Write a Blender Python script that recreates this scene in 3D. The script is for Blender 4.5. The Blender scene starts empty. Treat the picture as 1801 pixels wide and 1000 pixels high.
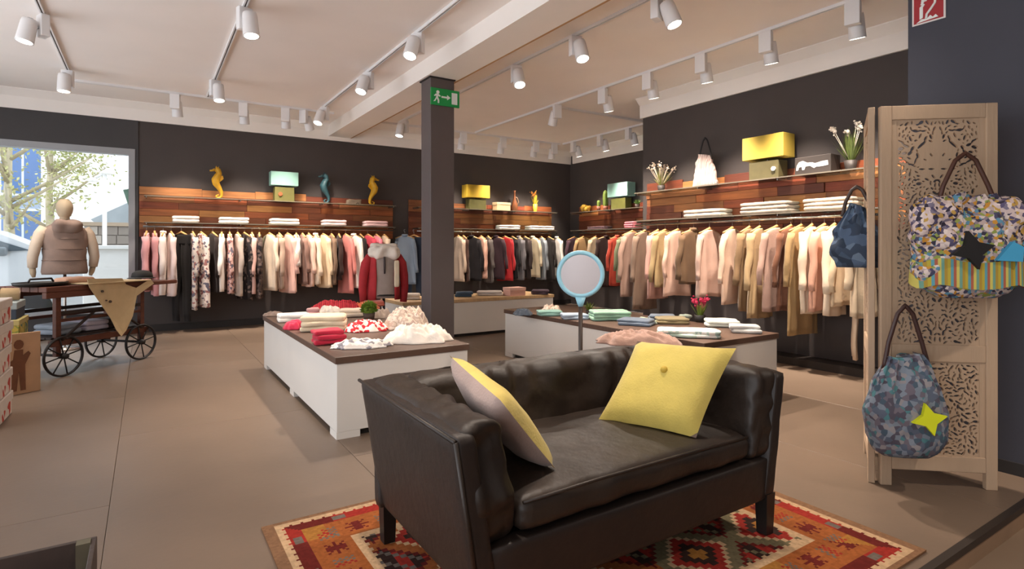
import bpy, bmesh, math, random
import numpy as np
from mathutils import Vector, Matrix, noise
R = math.radians
PI = math.pi
sc = bpy.context.scene
col = sc.collection

# ------------------------------------------------------------------ camera
F, CX, HZ, TH, CAMH = 1000.0, 900.5, 436.0, R(32.75), 1.25
cam = bpy.data.cameras.new('camera')
cam.sensor_width = 36.0
cam.lens = F / 1801 * 36
cam.shift_y = -(500 - HZ) / 1801
cam.clip_start = 0.02
camo = bpy.data.objects.new('camera', cam)
col.objects.link(camo)
camo.location = (0, 0, CAMH)
camo.rotation_euler = (R(90), 0, -TH)
sc.camera = camo

# ------------------------------------------------------------------ world, exposure
SKY = 2.45
SPOT = 1.0
w = bpy.data.worlds.new('World')
sc.world = w
w.use_nodes = True
def portal(loc, rot, sx, sy):   # guides the sampling of daylight through a glazed opening, emits nothing itself
    L = bpy.data.lights.new('daylight_portal', 'AREA'); L.shape = 'RECTANGLE'; L.size = sx; L.size_y = sy; L.cycles.is_portal = True
    o = bpy.data.objects.new('daylight_portal', L); col.objects.link(o); o.location = loc; o.rotation_euler = rot
portal((-3.62, 2.7, 1.65), (R(90), 0, R(-90)), 11.4, 3.1)
portal((-1.65, 10.35, 1.5), (R(90), 0, 0), 2.9, 2.3)
bg = w.node_tree.nodes['Background']
bg.inputs[0].default_value = (0.92, 0.95, 1.0, 1)
bg.inputs[1].default_value = SKY
vs = sc.view_settings
vs.view_transform = 'Standard'
vs.look = 'None'
vs.gamma = 1
vs.use_curve_mapping = False
vs.exposure = 0.55

# ------------------------------------------------------------------ pixel -> real plane helpers
_s, _c = math.sin(TH), math.cos(TH)
def ray(u, v):
    r = (u - CX) / F
    return Vector((_s + r * _c, _c - r * _s, (HZ - v) / F))
def onz(u, v, z=0.0):
    a = ray(u, v); t = (z - CAMH) / a.z
    return Vector((a.x * t, a.y * t, z))
def onY(u, v, Y):
    a = ray(u, v); t = Y / a.y
    return Vector((a.x * t, Y, CAMH + a.z * t))
def onX(u, v, X):
    a = ray(u, v); t = X / a.x
    return Vector((X, a.y * t, CAMH + a.z * t))

# ------------------------------------------------------------------ materials
def lin(c):
    return c / 12.92 if c <= 0.04045 else ((c + 0.055) / 1.055) ** 2.4
def C(h):
    h = h.lstrip('#')
    return tuple(lin(int(h[i:i + 2], 16) / 255) for i in (0, 2, 4)) + (1,)
_m = {}
def mat(color, rough=0.7, var=0.0, scale=8.0, bump=0.0, bscale=60.0, metal=0.0, name=None, stretch=(1, 1, 1), sheen=0.0, spec=0.5):
    key = (color, rough, var, scale, bump, bscale, metal, stretch, sheen, spec)
    if key in _m: return _m[key]
    m = bpy.data.materials.new(name or 'mat_%d' % len(_m))
    m.use_nodes = True
    nt = m.node_tree; b = nt.nodes['Principled BSDF']
    col4 = C(color)
    b.inputs['Base Color'].default_value = col4
    b.inputs['Roughness'].default_value = rough
    b.inputs['Metallic'].default_value = metal
    b.inputs['Specular IOR Level'].default_value = spec
    if sheen:
        b.inputs['Sheen Weight'].default_value = sheen
    if var or bump:
        tc = nt.nodes.new('ShaderNodeTexCoord'); mp = nt.nodes.new('ShaderNodeMapping')
        mp.inputs['Scale'].default_value = stretch
        nt.links.new(tc.outputs['Object'], mp.inputs['Vector'])
    if var:
        n = nt.nodes.new('ShaderNodeTexNoise'); n.inputs['Scale'].default_value = scale; n.inputs['Detail'].default_value = 5
        nt.links.new(mp.outputs[0], n.inputs['Vector'])
        mr = nt.nodes.new('ShaderNodeMapRange')
        mr.inputs['From Min'].default_value = 0.3; mr.inputs['From Max'].default_value = 0.7
        mr.inputs['To Min'].default_value = 1 - var; mr.inputs['To Max'].default_value = 1 + var
        nt.links.new(n.outputs['Fac'], mr.inputs['Value'])
        mx = nt.nodes.new('ShaderNodeVectorMath'); mx.operation = 'SCALE'
        mx.inputs[0].default_value = col4[:3]
        nt.links.new(mr.outputs[0], mx.inputs['Scale'])
        nt.links.new(mx.outputs[0], b.inputs['Base Color'])
    if bump:
        n2 = nt.nodes.new('ShaderNodeTexNoise'); n2.inputs['Scale'].default_value = bscale; n2.inputs['Detail'].default_value = 4
        nt.links.new(mp.outputs[0], n2.inputs['Vector'])
        bp = nt.nodes.new('ShaderNodeBump'); bp.inputs['Strength'].default_value = bump; bp.inputs['Distance'].default_value = 0.01
        nt.links.new(n2.outputs['Fac'], bp.inputs['Height'])
        nt.links.new(bp.outputs[0], b.inputs['Normal'])
    _m[key] = m
    return m
def patmat(name, colors, kind='voronoi', scale=20.0, rough=0.8, axis=0, dist=0.0):
    """colours in cells, blots or stripes"""
    m = bpy.data.materials.new(name); m.use_nodes = True
    nt = m.node_tree; b = nt.nodes['Principled BSDF']; b.inputs['Roughness'].default_value = rough
    b.inputs['Specular IOR Level'].default_value = 0.2
    tc = nt.nodes.new('ShaderNodeTexCoord')
    cr = nt.nodes.new('ShaderNodeValToRGB'); cr.color_ramp.interpolation = 'CONSTANT'
    el = cr.color_ramp.elements
    n = len(colors)
    while len(el) < n: el.new(0.5)
    for i, c in enumerate(colors):
        el[i].position = i / n
        el[i].color = C(c)
    if kind == 'voronoi':
        v = nt.nodes.new('ShaderNodeTexVoronoi'); v.inputs['Scale'].default_value = scale
        nt.links.new(tc.outputs['Object'], v.inputs['Vector'])
        sp = nt.nodes.new('ShaderNodeSeparateColor'); nt.links.new(v.outputs['Color'], sp.inputs[0])
        nt.links.new(sp.outputs[0], cr.inputs[0])
    elif kind == 'noise':
        v = nt.nodes.new('ShaderNodeTexNoise'); v.inputs['Scale'].default_value = scale; v.inputs['Detail'].default_value = 3
        nt.links.new(tc.outputs['Object'], v.inputs['Vector'])
        mr = nt.nodes.new('ShaderNodeMapRange'); mr.inputs['From Min'].default_value = 0.3; mr.inputs['From Max'].default_value = 0.7
        nt.links.new(v.outputs['Fac'], mr.inputs['Value']); nt.links.new(mr.outputs[0], cr.inputs[0])
    elif kind == 'stripe':
        sp = nt.nodes.new('ShaderNodeSeparateXYZ'); nt.links.new(tc.outputs['Object'], sp.inputs[0])
        mu = nt.nodes.new('ShaderNodeMath'); mu.operation = 'MULTIPLY'; mu.inputs[1].default_value = scale
        nt.links.new(sp.outputs[axis], mu.inputs[0])
        fr = nt.nodes.new('ShaderNodeMath'); fr.operation = 'FRACT'; nt.links.new(mu.outputs[0], fr.inputs[0])
        nt.links.new(fr.outputs[0], cr.inputs[0])
    nt.links.new(cr.outputs[0], b.inputs['Base Color'])
    return m
def emis(name, color, strength):
    m = bpy.data.materials.new(name); m.use_nodes = True
    b = m.node_tree.nodes['Principled BSDF']
    b.inputs['Base Color'].default_value = C(color)
    b.inputs['Emission Color'].default_value = C(color); b.inputs['Emission Strength'].default_value = strength
    return m
def glassmat(name, tint, rough=0.0, alpha=0.85):
    m = bpy.data.materials.new(name); m.use_nodes = True
    nt = m.node_tree; nt.nodes.remove(nt.nodes['Principled BSDF'])
    out = nt.nodes['Material Output']
    t = nt.nodes.new('ShaderNodeBsdfTransparent'); t.inputs[0].default_value = C(tint)
    g = nt.nodes.new('ShaderNodeBsdfGlossy'); g.inputs['Roughness'].default_value = 0.03
    mx = nt.nodes.new('ShaderNodeMixShader'); mx.inputs[0].default_value = 1 - alpha
    nt.links.new(t.outputs[0], mx.inputs[1]); nt.links.new(g.outputs[0], mx.inputs[2]); nt.links.new(mx.outputs[0], out.inputs[0])
    return m

# ------------------------------------------------------------------ object helpers
def thing(name, label, cat, loc=(0, 0, 0), rz=0.0, group=None):
    o = bpy.data.objects.new(name, None); col.objects.link(o)
    o.empty_display_size = 0.1
    o.location = loc; o.rotation_euler = (0, 0, rz)
    o['label'] = label; o['category'] = cat
    if group: o['group'] = group
    return o
def tag(o, label, cat, group=None):
    o['label'] = label; o['category'] = cat
    if group: o['group'] = group
    return o
class MB:
    """collects vertices and faces of one mesh"""
    def __init__(self): self.v = []; self.f = []
    def add(self, vs, fs):
        k = len(self.v); self.v += [tuple(p) for p in vs]; self.f += [tuple(i + k for i in q) for q in fs]; return self
    def box(self, x0, x1, y0, y1, z0, z1, M=None):
        vs = [Vector((x, y, z)) for z in (z0, z1) for y in (y0, y1) for x in (x0, x1)]
        if M is not None: vs = [M @ p for p in vs]
        return self.add(vs, [(0, 2, 3, 1), (4, 5, 7, 6), (0, 1, 5, 4), (1, 3, 7, 5), (3, 2, 6, 7), (2, 0, 4, 6)])
    def rbox(self, x0, x1, y0, y1, z0, z1, b=0.008, seg=2, M=None):
        bm = bmesh.new()
        bmesh.ops.create_cube(bm, size=1)
        for p in bm.verts:
            p.co = Vector((x0 + (p.co.x + .5) * (x1 - x0), y0 + (p.co.y + .5) * (y1 - y0), z0 + (p.co.z + .5) * (z1 - z0)))
        bmesh.ops.bevel(bm, geom=list(bm.edges), offset=b, segments=seg, affect='EDGES', profile=0.5)
        bm.verts.index_update()
        vs = [p.co.copy() for p in bm.verts]
        if M is not None: vs = [M @ p for p in vs]
        fs = [[p.index for p in f.verts] for f in bm.faces]
        bm.free()
        return self.add(vs, fs)
    def soft(self, x0, x1, y0, y1, z0, z1, r=0.03, n=8, amp=0.0, nscale=6.0, seed=0, puff=0.0, fn=None):
        """rounded, puffed, wrinkled box"""
        cx, cy, cz = (x0 + x1) / 2, (y0 + y1) / 2, (z0 + z1) / 2
        hx, hy, hz = (x1 - x0) / 2, (y1 - y0) / 2, (z1 - z0) / 2
        r = min(r, hx, hy, hz)
        idx = {}; vs = []; fs = []
        g = [math.tan((-1 + 2 * i / n) * PI / 4) if False else (-1 + 2 * i / n) for i in range(n + 1)]
        g = [math.copysign(abs(t) ** 0.75, t) for t in g]
        def V(i, j, k):
            key = (i, j, k)
            if key in idx: return idx[key]
            p = Vector((g[i] * hx, g[j] * hy, g[k] * hz))
            q = Vector((max(-hx + r, min(hx - r, p.x)), max(-hy + r, min(hy - r, p.y)), max(-hz + r, min(hz - r, p.z))))
            d = p - q
            if d.length > 1e-9: p = q + d.normalized() * r
            if puff:
                p.z += puff * (1 - g[i] ** 2) * (1 - g[j] ** 2) * (1 if g[k] > 0 else 0)
            if amp:
                p = p + p.normalized() * amp * noise.noise(Vector((p.x * nscale + seed * 7.3, p.y * nscale - seed * 3.1, p.z * nscale + seed)))
            p = p + Vector((cx, cy, cz))
            if fn: p = Vector(fn(p))
            idx[key] = len(vs); vs.append(p); return idx[key]
        for a in range(n):
            for b in range(n):
                fs.append((V(a, b, 0), V(a, b + 1, 0), V(a + 1, b + 1, 0), V(a + 1, b, 0)))
                fs.append((V(a, b, n), V(a + 1, b, n), V(a + 1, b + 1, n), V(a, b + 1, n)))
                fs.append((V(a, 0, b), V(a + 1, 0, b), V(a + 1, 0, b + 1), V(a, 0, b + 1)))
                fs.append((V(a, n, b), V(a, n, b + 1), V(a + 1, n, b + 1), V(a + 1, n, b)))
                fs.append((V(0, a, b), V(0, a, b + 1), V(0, a + 1, b + 1), V(0, a + 1, b)))
                fs.append((V(n, a, b), V(n, a + 1, b), V(n, a + 1, b + 1), V(n, a, b + 1)))
        return self.add(vs, fs)
    def tube(self, pts, rad, seg=8, cap=True, flat=1.0):
        pts = [Vector(p) for p in pts]; n = len(pts)
        if not hasattr(rad, '__len__'): rad = [rad] * n
        up = Vector((0, 0, 1))
        t0 = (pts[1] - pts[0]).normalized()
        a = t0.cross(up)
        if a.length < 0.05: a = t0.cross(Vector((1, 0, 0)))
        a.normalize()
        vs = []
        for i in range(n):
            t = (pts[min(i + 1, n - 1)] - pts[max(i - 1, 0)]).normalized()
            a = (a - t * a.dot(t)).normalized()
            b = t.cross(a)
            for k in range(seg):
                an = 2 * PI * k / seg
                vs.append(pts[i] + (a * math.cos(an) + b * math.sin(an) * flat) * rad[i])
        fs = [(i * seg + k, i * seg + (k + 1) % seg, (i + 1) * seg + (k + 1) % seg, (i + 1) * seg + k) for i in range(n - 1) for k in range(seg)]
        if cap:
            fs.append(tuple(reversed(range(seg)))); fs.append(tuple((n - 1) * seg + k for k in range(seg)))
        return self.add(vs, fs)
    def loops(self, rings, cap=True):
        n = len(rings[0]); vs = [p for r in rings for p in r]
        fs = [(i * n + k, i * n + (k + 1) % n, (i + 1) * n + (k + 1) % n, (i + 1) * n + k) for i in range(len(rings) - 1) for k in range(n)]
        if cap:
            fs.append(tuple(reversed(range(n)))); fs.append(tuple((len(rings) - 1) * n + k for k in range(n)))
        return self.add(vs, fs)
    def lathe(self, prof, seg=20, o=(0, 0, 0), sx=1, sy=1):
        o = Vector(o)
        return self.loops([[o + Vector((r * sx * math.cos(2 * PI * k / seg), r * sy * math.sin(2 * PI * k / seg), z)) for k in range(seg)] for r, z in prof])
    def ball(self, c, rx, ry=None, rz=None, seg=14, rings=9):
        ry = ry or rx; rz = rz or rx
        return self.loops([[Vector(c) + Vector((rx * math.sin(PI * i / rings) * math.cos(2 * PI * k / seg), ry * math.sin(PI * i / rings) * math.sin(2 * PI * k / seg), -rz * math.cos(PI * i / rings))) for k in range(seg)] for i in range(1, rings)])
    def prism(self, pts2, y0, y1, plane='xz'):
        """extrude an outline; plane xz extrudes along y, yz along x, xy along z"""
        n = len(pts2)
        def P(a, b, t):
            return {'xz': (a, t, b), 'yz': (t, a, b), 'xy': (a, b, t)}[plane]
        vs = [P(a, b, y0) for a, b in pts2] + [P(a, b, y1) for a, b in pts2]
        fs = [tuple(range(n)), tuple(range(2 * n - 1, n - 1, -1))] + [(i, n + i, n + (i + 1) % n, (i + 1) % n) for i in range(n)]
        return self.add(vs, fs)
    def mesh(self, name, m, smooth=False):
        me = bpy.data.meshes.new(name); me.from_pydata(self.v, [], self.f); me.update()
        bm = bmesh.new(); bm.from_mesh(me); bmesh.ops.recalc_face_normals(bm, faces=bm.faces); bm.to_mesh(me); bm.free()
        if m: me.materials.append(m)
        if smooth: me.polygons.foreach_set('use_smooth', [True] * len(me.polygons))
        return me
    def build(self, name, m, parent=None, smooth=False, loc=None, rz=0.0):
        o = bpy.data.objects.new(name, self.mesh(name, m, smooth)); col.objects.link(o)
        if parent: o.parent = parent
        if loc is not None: o.location = loc
        if rz: o.rotation_euler = (0, 0, rz)
        return o
def struct(name, mb, m, parent=None, smooth=False):
    o = mb.build(name, m, parent, smooth)
    if parent is None: o['kind'] = 'structure'
    return o
def meshobj(name, me, parent=None, loc=(0, 0, 0), rz=0):
    o = bpy.data.objects.new(name, me); col.objects.link(o); o.parent = parent; o.location = loc; o.rotation_euler = (0, 0, rz)
    return o
ORD = ['first', 'second', 'third', 'fourth', 'fifth', 'sixth', 'seventh', 'eighth', 'ninth', 'tenth', 'eleventh', 'twelfth', 'thirteenth', 'fourteenth', 'fifteenth',
       'sixteenth', 'seventeenth', 'eighteenth', 'nineteenth', 'twentieth', 'twenty-first', 'twenty-second', 'twenty-third', 'twenty-fourth', 'twenty-fifth',
       'twenty-sixth', 'twenty-seventh', 'twenty-eighth', 'twenty-ninth', 'thirtieth', 'thirty-first', 'thirty-second', 'thirty-third', 'thirty-fourth']

# ================================================================== ROOM SHELL
YB, XR, XP, XPIL, ZC = 10.1, 8.06, 6.05, 4.03, 3.40
XL, YN = -3.4, -3.2
YSTEP, ZLOW = 0.985, -0.11
M_wall = mat('#453e3c', 0.75, 0.05, 3, 0.08, 40, name='charcoal_paint')
M_wallblue = mat('#3d3e48', 0.7, 0.04, 3, 0.08, 40, name='slate_blue_paint')
M_ceil = mat('#faf3ee', 0.85, 0.02, 1.5, name='ceiling_paint')
M_trim = mat('#f6f0ea', 0.7, 0.02, 2, name='cornice_paint')
M_floor = mat('#736152', 0.42, 0.08, 2.0, 0.05, 30, name='screed')
M_joint = mat('#6a5a49', 0.8, name='joint')
M_white = mat('#d9d4cd', 0.5, 0.02, 3, name='white_lacquer')
M_black = mat('#171514', 0.6, name='black')

# floor: bed + slabs
fl = struct('floor', MB().box(XL, XR, YSTEP + 0.02, YB, -0.2, -0.012), M_joint)
SW, SL = 1.2, 2.4
slabmeshes = {}
x = -0.15 - 3 * SW
ci = 0
while x < XR:
    y = YSTEP + (0 if ci % 2 == 0 else -1.2)
    while y < YB:
        a0, a1 = max(x, XL), min(x + SW, XR); b0, b1 = max(y, YSTEP), min(y + SL, YB)
        key = (round(a1 - a0, 3), round(b1 - b0, 3))
        if key[0] > 0.05 and key[1] > 0.05:
            if key not in slabmeshes:
                slabmeshes[key] = MB().rbox(0.001, key[0] - 0.001, 0.001, key[1] - 0.001, -0.03, 0, 0.0015, 1).mesh('floor_slab', M_floor)
            meshobj('floor_slab', slabmeshes[key], fl, (a0, b0, 0))
        y += SL
    x += SW; ci += 1
struct('trim_1', MB().box(XL, XPIL + 0.3, YSTEP - 0.012, YSTEP + 0.02, -0.028, 0.003), mat('#2e2520', 0.5, name='step_nosing'))
struct('trim_2', MB().box(XL, XPIL + 0.3, YSTEP - 0.004, YSTEP + 0.02, ZLOW, -0.028), mat('#94785f', 0.6, 0.1, 6, name='step_riser'))
struct('floor_lower', MB().box(XL, XPIL + 0.3, YN, YSTEP - 0.004, ZLOW - 0.1, ZLOW), mat('#8a7460', 0.5, 0.08, 3, name='lower_floor'))
# ceiling and beam
struct('ceiling', MB().box(XL, XR + 0.2, YN, YB + 0.2, ZC, ZC + 0.15), M_ceil)
struct('trim_3', MB().box(2.67, 3.05, YN, YB, 3.20, ZC), M_trim)
struct('trim_4', MB().box(3.05, 3.075, YN, YB, 3.20, 3.225), mat('#b98f62', 0.6, name='beam_edge'))
# back wall with window opening
WX0, WX1, WZ0, WZ1 = -3.1, -0.2, 0.35, 2.62
struct('wall_back', MB().box(-0.10, XR + 0.2, YB, YB + 0.2, 0, ZC), M_wall)
mb = MB()
mb.box(XL, WX0, YB - 0.02, YB + 0.2, 0, ZC); mb.box(WX1 + 0.06, -0.10, YB - 0.02, YB + 0.2, 0, ZC)
mb.box(WX0, WX1 + 0.06, YB - 0.02, YB + 0.2, WZ1 + 0.09, ZC); mb.box(WX0, WX1 + 0.06, YB - 0.02, YB + 0.2, 0, WZ0)
struct('wall_window', mb, mat('#413f40', 0.75, 0.05, 3, name='charcoal_paint_window'))
M_frame = mat('#9a9c9f', 0.4, metal=0.3, name='aluminium_frame')
win = MB()
win.box(WX1 - 0.02, WX1 + 0.06, YB - 0.03, YB + 0.12, WZ0, WZ1 + 0.09); win.box(WX0, WX1 - 0.02, YB - 0.02, YB + 0.12, WZ1, WZ1 + 0.09)
win.box(WX0, WX1 - 0.02, YB - 0.02, YB + 0.12, WZ0, WZ0 + 0.06); win.box(WX0, WX0 + 0.06, YB - 0.02, YB + 0.12, WZ0 + 0.06, WZ1)
wo = struct('window_1', win, M_frame)
MB().box(WX0 + 0.06, WX1 - 0.02, YB + 0.05, YB + 0.058, WZ0 + 0.06, WZ1).build('pane', glassmat('window_glass', '#eef2f4', alpha=0.97), wo)
MB().box(WX0, WX1, YB - 0.09, YB - 0.02, WZ0 - 0.03, WZ0 + 0.0).build('window_sill', M_frame, wo)
# right walls
struct('wall_right_far', MB().box(XR, XR + 0.2, 5.9, YB, 0, ZC), M_wall)
struct('wall_right', MB().box(XP, XR + 0.2, 2.3, 5.9, 0, ZC), M_wall)
struct('wall_right_pillar', MB().box(XPIL, XP + 0.4, YN, 1.66, ZLOW, ZC), M_wallblue)
struct('wall_right_niche', MB().box(XP, XP + 0.4, 1.66, 2.3, 0, ZC), M_wall)
# left shop front (out of frame) with glazed openings, solid rear wall
mb = MB()
mb.box(XL - 0.2, XL, YN, YB + 0.2, ZLOW, 0.1); mb.box(XL - 0.2, XL, YN, YB + 0.2, 3.2, ZC)
for y0, y1 in ((YN, -3.0), (0.9, 1.1), (4.5, 4.7), (8.4, YB + 0.2)): mb.box(XL - 0.2, XL, y0, y1, 0.1, 3.2)
struct('wall_left', mb, M_wall)
struct('wall_front', MB().box(XL, XPIL, YN - 0.2, YN, ZLOW, ZC), mat('#d8cec6', 0.8, name='pale_rear_wall'))  # unseen rear wall, made pale to reflect light into the room
# cornices
def cornice(name, prof, run):
    struct(name, MB().prism(prof, run[0], run[1], run[2]), M_trim)
cornice('trim_5', [(YB, 3.135), (YB - 0.03, 3.135), (YB - 0.035, 3.30), (YB - 0.12, 3.39), (YB - 0.12, 3.40), (YB, 3.40)], (XL, XR, 'yz'))
cornice('trim_6', [(XR, 3.135), (XR - 0.03, 3.135), (XR - 0.035, 3.30), (XR - 0.12, 3.39), (XR - 0.12, 3.40), (XR, 3.40)], (5.9, YB - 0.12, 'xz'))
cornice('trim_7', [(XP, 3.125), (XP - 0.03, 3.125), (XP - 0.035, 3.30), (XP - 0.12, 3.39), (XP - 0.12, 3.40), (XP, 3.40)], (1.66, 5.93, 'xz'))
# baseboards and dark plinths
M_base = mat('#262221', 0.6, name='dark_base')
struct('baseboard_back', MB().box(-0.10, XR, YB - 0.03, YB, 0, 0.10), M_base)
struct('baseboard_right', MB().box(XP - 0.25, XP, 2.3, 5.9, 0, 0.08), mat('#2c2420', 0.6, 0.1, 8, name='dark_plinth'))
struct('baseboard_pillar', MB().box(XPIL - 0.012, XPIL, YSTEP, 1.66, 0, 0.07), M_base)
# column
cm = MB().rbox(2.71, 3.01, 5.92, 6.18, 0, 3.20, 0.006, 1)
co = struct('wall_column', cm, mat('#5a5150', 0.6, 0.04, 3, name='column_paint'))
struct('trim_8', MB().box(2.695, 3.02, 5.905, 6.195, 3.185, 3.20), M_base)

# ================================================================== TRACK LIGHTING
M_lampw = mat('#e8e6e6', 0.45, name='lamp_white')
M_lens_on = emis('lit_lens', '#fff2dd', 7.0)
ZT = 3.375
def track(label, p0, p1):
    p0 = Vector(p0); p1 = Vector(p1); L = (p1 - p0).length; an = math.atan2(p1.y - p0.y, p1.x - p0.x)
    t = thing('lighting_track', label, 'light track', (p0.x, p0.y, ZC - 0.03), an, 'white ceiling light tracks')
    MB().box(0, L, -0.018, -0.006, 0, 0.03).box(0, L, 0.006, 0.018, 0, 0.03).box(0, L, -0.006, 0.006, 0.02, 0.03).build('rail', M_lampw, t)
    MB().box(0, L, -0.006, 0.006, 0.006, 0.02).build('groove', mat('#4a4340', 0.7, name='track_groove'), t)
track('white ceiling light track at far left, above the window display', (-0.79, -1.0, 0), (-0.79, 8.65, 0))
track('white ceiling light track second from left, above the grey floor', (0.73, -1.0, 0), (0.73, 9.05, 0))
track('white ceiling light track just left of the ceiling beam', (2.26, -1.0, 0), (2.26, 9.05, 0))
track('white ceiling light track just right of the ceiling beam', (3.62, -1.0, 0), (3.62, 9.2, 0))
track('white ceiling light track in front of the right wall rack', (5.12, 1.0, 0), (5.12, 9.2, 0))
track('white ceiling light track along the back wall beside the window', (-0.77, 9.11, 0), (2.5, 9.11, 0))
track('white ceiling light track along the back wall behind the pillar', (3.3, 9.30, 0), (7.15, 9.30, 0))
track('short white ceiling light track in the far right corner', (7.2, 6.1, 0), (7.2, 9.25, 0))
track('white cross track joining the right ceiling tracks', (5.14, 6.87, 0), (7.18, 6.87, 0))
_spot_parts = {}
def spotlight(label, pos, target, energy=60.0, size=62, box_dir=0.0, warm=(1.0, 0.86, 0.73)):
    """track adapter box + pivoting head with lens and its own lamp"""
    p = Vector(pos); tg = Vector(target)
    t = thing('track_spotlight', label, 'spotlight', (p.x, p.y, 3.10), 0, 'white track spotlights')
    d = (tg - Vector((p.x, p.y, 3.17))).normalized()
    if not _spot_parts:
        _spot_parts['box'] = MB().rbox(-0.034, 0.034, -0.06, 0.06, 0.07, 0.27, 0.006, 2).mesh('adapter_box', M_lampw)
        _spot_parts['head'] = MB().lathe([(0.036, -0.10), (0.058, -0.095), (0.063, -0.07), (0.068, 0.100), (0.070, 0.112), (0.062, 0.112)], 22).mesh('head', M_lampw, True)
        _spot_parts['lens'] = MB().lathe([(0.058, 0.104), (0.058, 0.113), (0.02, 0.1145)], 22).mesh('lens', M_lens_on, True)
        _spot_parts['rear'] = MB().lathe([(0.018, -0.110), (0.028, -0.109), (0.028, -0.098)], 14).mesh('rear_cap', mat('#8f8f96', 0.4, name='lamp_grey'), True)
    side = Vector((d.x, d.y, 0))
    side = side.normalized() if side.length > 0.05 else Vector((0, -1, 0))
    an = math.atan2(side.y, side.x)
    b = meshobj('adapter_box', _spot_parts['box'], t, (0, 0, 0), an + PI / 2 + PI / 2)
    hc = side * 0.115 + Vector((0, 0, 0.10))
    MB().tube([(0, 0, 0.15), (side * 0.07 + Vector((0, 0, 0.14)))[:], hc[:]], 0.011, 8).build('arm', M_lampw, t, True)
    q = d.to_track_quat('Z', 'Y')
    for k in ('head', 'lens', 'rear'):
        o = meshobj({'head': 'head', 'lens': 'lens', 'rear': 'rear_cap'}[k], _spot_parts[k], t, hc)
        o.rotation_mode = 'QUATERNION'; o.rotation_quaternion = q
        if k == 'head': ho = o
        else:
            o.parent = ho; o.location = (0, 0, 0); o.rotation_quaternion = (1, 0, 0, 0)
    L = bpy.data.lights.new('spot_lamp', 'SPOT'); L.energy = energy * SPOT; L.color = warm
    L.spot_size = R(size); L.spot_blend = 1.0; L.shadow_soft_size = 0.045
    lo = bpy.data.objects.new('spot_lamp', L); col.objects.link(lo); lo.parent = t
    lo.location = hc + d * 0.125
    lo.rotation_mode = 'QUATERNION'; lo.rotation_quaternion = d.to_track_quat('-Z', 'Y')
def on_track_x(u, X, v): # a head hanging from a track that runs in depth
    return onX(u, v, X)
W0 = 175
TR = 'white spotlight '
def sX(X, lst, desc, tgt, **k):
    for i, (u, v) in enumerate(lst):
        p = onX(u, v, X)
        spotlight('white spotlight %s, %s' % (ORD[i] + ' nearest' if len(lst) > 1 else 'hanging', desc), p, tgt(p, i), **k)
sX(-0.79, [(76, 62), (119, 138)], 'on the far left track', lambda p, i: (p.x - (0.55 if i == 0 else 0.05), p.y - 0.25, 0), energy=W0 * .8)
sX(0.73, [(430, 32), (378, 152)], 'on the second track from the left', lambda p, i: (p.x + 0.15, p.y - 0.5, 0), energy=W0)
sX(2.26, [(735, 70), (648, 136), (571, 196)], 'on the track left of the beam', lambda p, i: (p.x - 0.9, p.y - 0.7, 0.5), energy=W0)
sX(3.62, [(1155, 20), (1012, 80), (908, 128), (712, 230)], 'on the track right of the beam', lambda p, i: [(4.0, 2.4, 0.4), (3.4, 3.4, 0.4), (3.2, 4.3, 0.5), (3.0, 8.6, 0.4)][i], energy=W0 * 1.7, size=80)
sX(5.12, [(1500, 20), (1347, 73), (1233, 110), (1139, 145), (1060, 168), (980, 205)], 'on the track facing the right wall rack', lambda p, i: (XP - 0.25, p.y + 0.15, 0.75) if i < 5 else (5.4, p.y + 1.5, 0.3), energy=W0 * 1.9, size=72)
# extra spotlights added out of frame on these tracks, to brighten the foreground
for X_, Y_, tg, d_ in ((0.73, 2.0, (0.6, 1.9, 0), 'second track from the left, above the bare floor'), (2.26, 2.2, (1.7, 2.0, 0.5), 'track left of the beam, above the sofa'), (3.62, 0.6, (3.3, 3.8, 0.2), 'track right of the beam, above the rug'), (2.26, 0.2, (1.5, 3.9, 0.3), 'track left of the beam, by the step'), (3.62, -0.7, (3.0, 0.6, 0), 'track right of the beam, over the lower floor')):
    spotlight('added unseen white spotlight on the ' + d_, (X_, Y_, 3), tg, energy=W0 * 0.7)
for i, u in enumerate((308, 428, 502, 534)):
    p = onY(u, 190, 9.11)
    spotlight('white spotlight %s from the left on the back track beside the window' % ORD[i], p, (p.x + (0.2 if i != 3 else 0.9), YB - 0.2, 0.7), energy=W0 * 1.3, size=68)
for i, u in enumerate((815, 885, 943, 975)):
    p = onY(u, 190, 9.30)
    spotlight('white spotlight %s from the left on the back track behind the pillar' % ORD[i], p, (p.x + 0.1, YB - 0.2, 0.7), energy=W0 * 1.3, size=68)
for i, u in enumerate((1008, 1055, 1105)):
    p = onX(u, 240, 7.2)
    spotlight('white spotlight %s farthest in the far right corner track' % ORD[i], p, (XR - 0.2, p.y - 0.1, 0.7), energy=W0 * 1.4, size=68)


def wb(mb, name, m, parent, smooth=False):
    """a part given in room coordinates"""
    L = parent.location
    mb.v = [(p[0] - L.x, p[1] - L.y, p[2] - L.z) for p in mb.v]
    return mb.build(name, m, parent, smooth)

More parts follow.
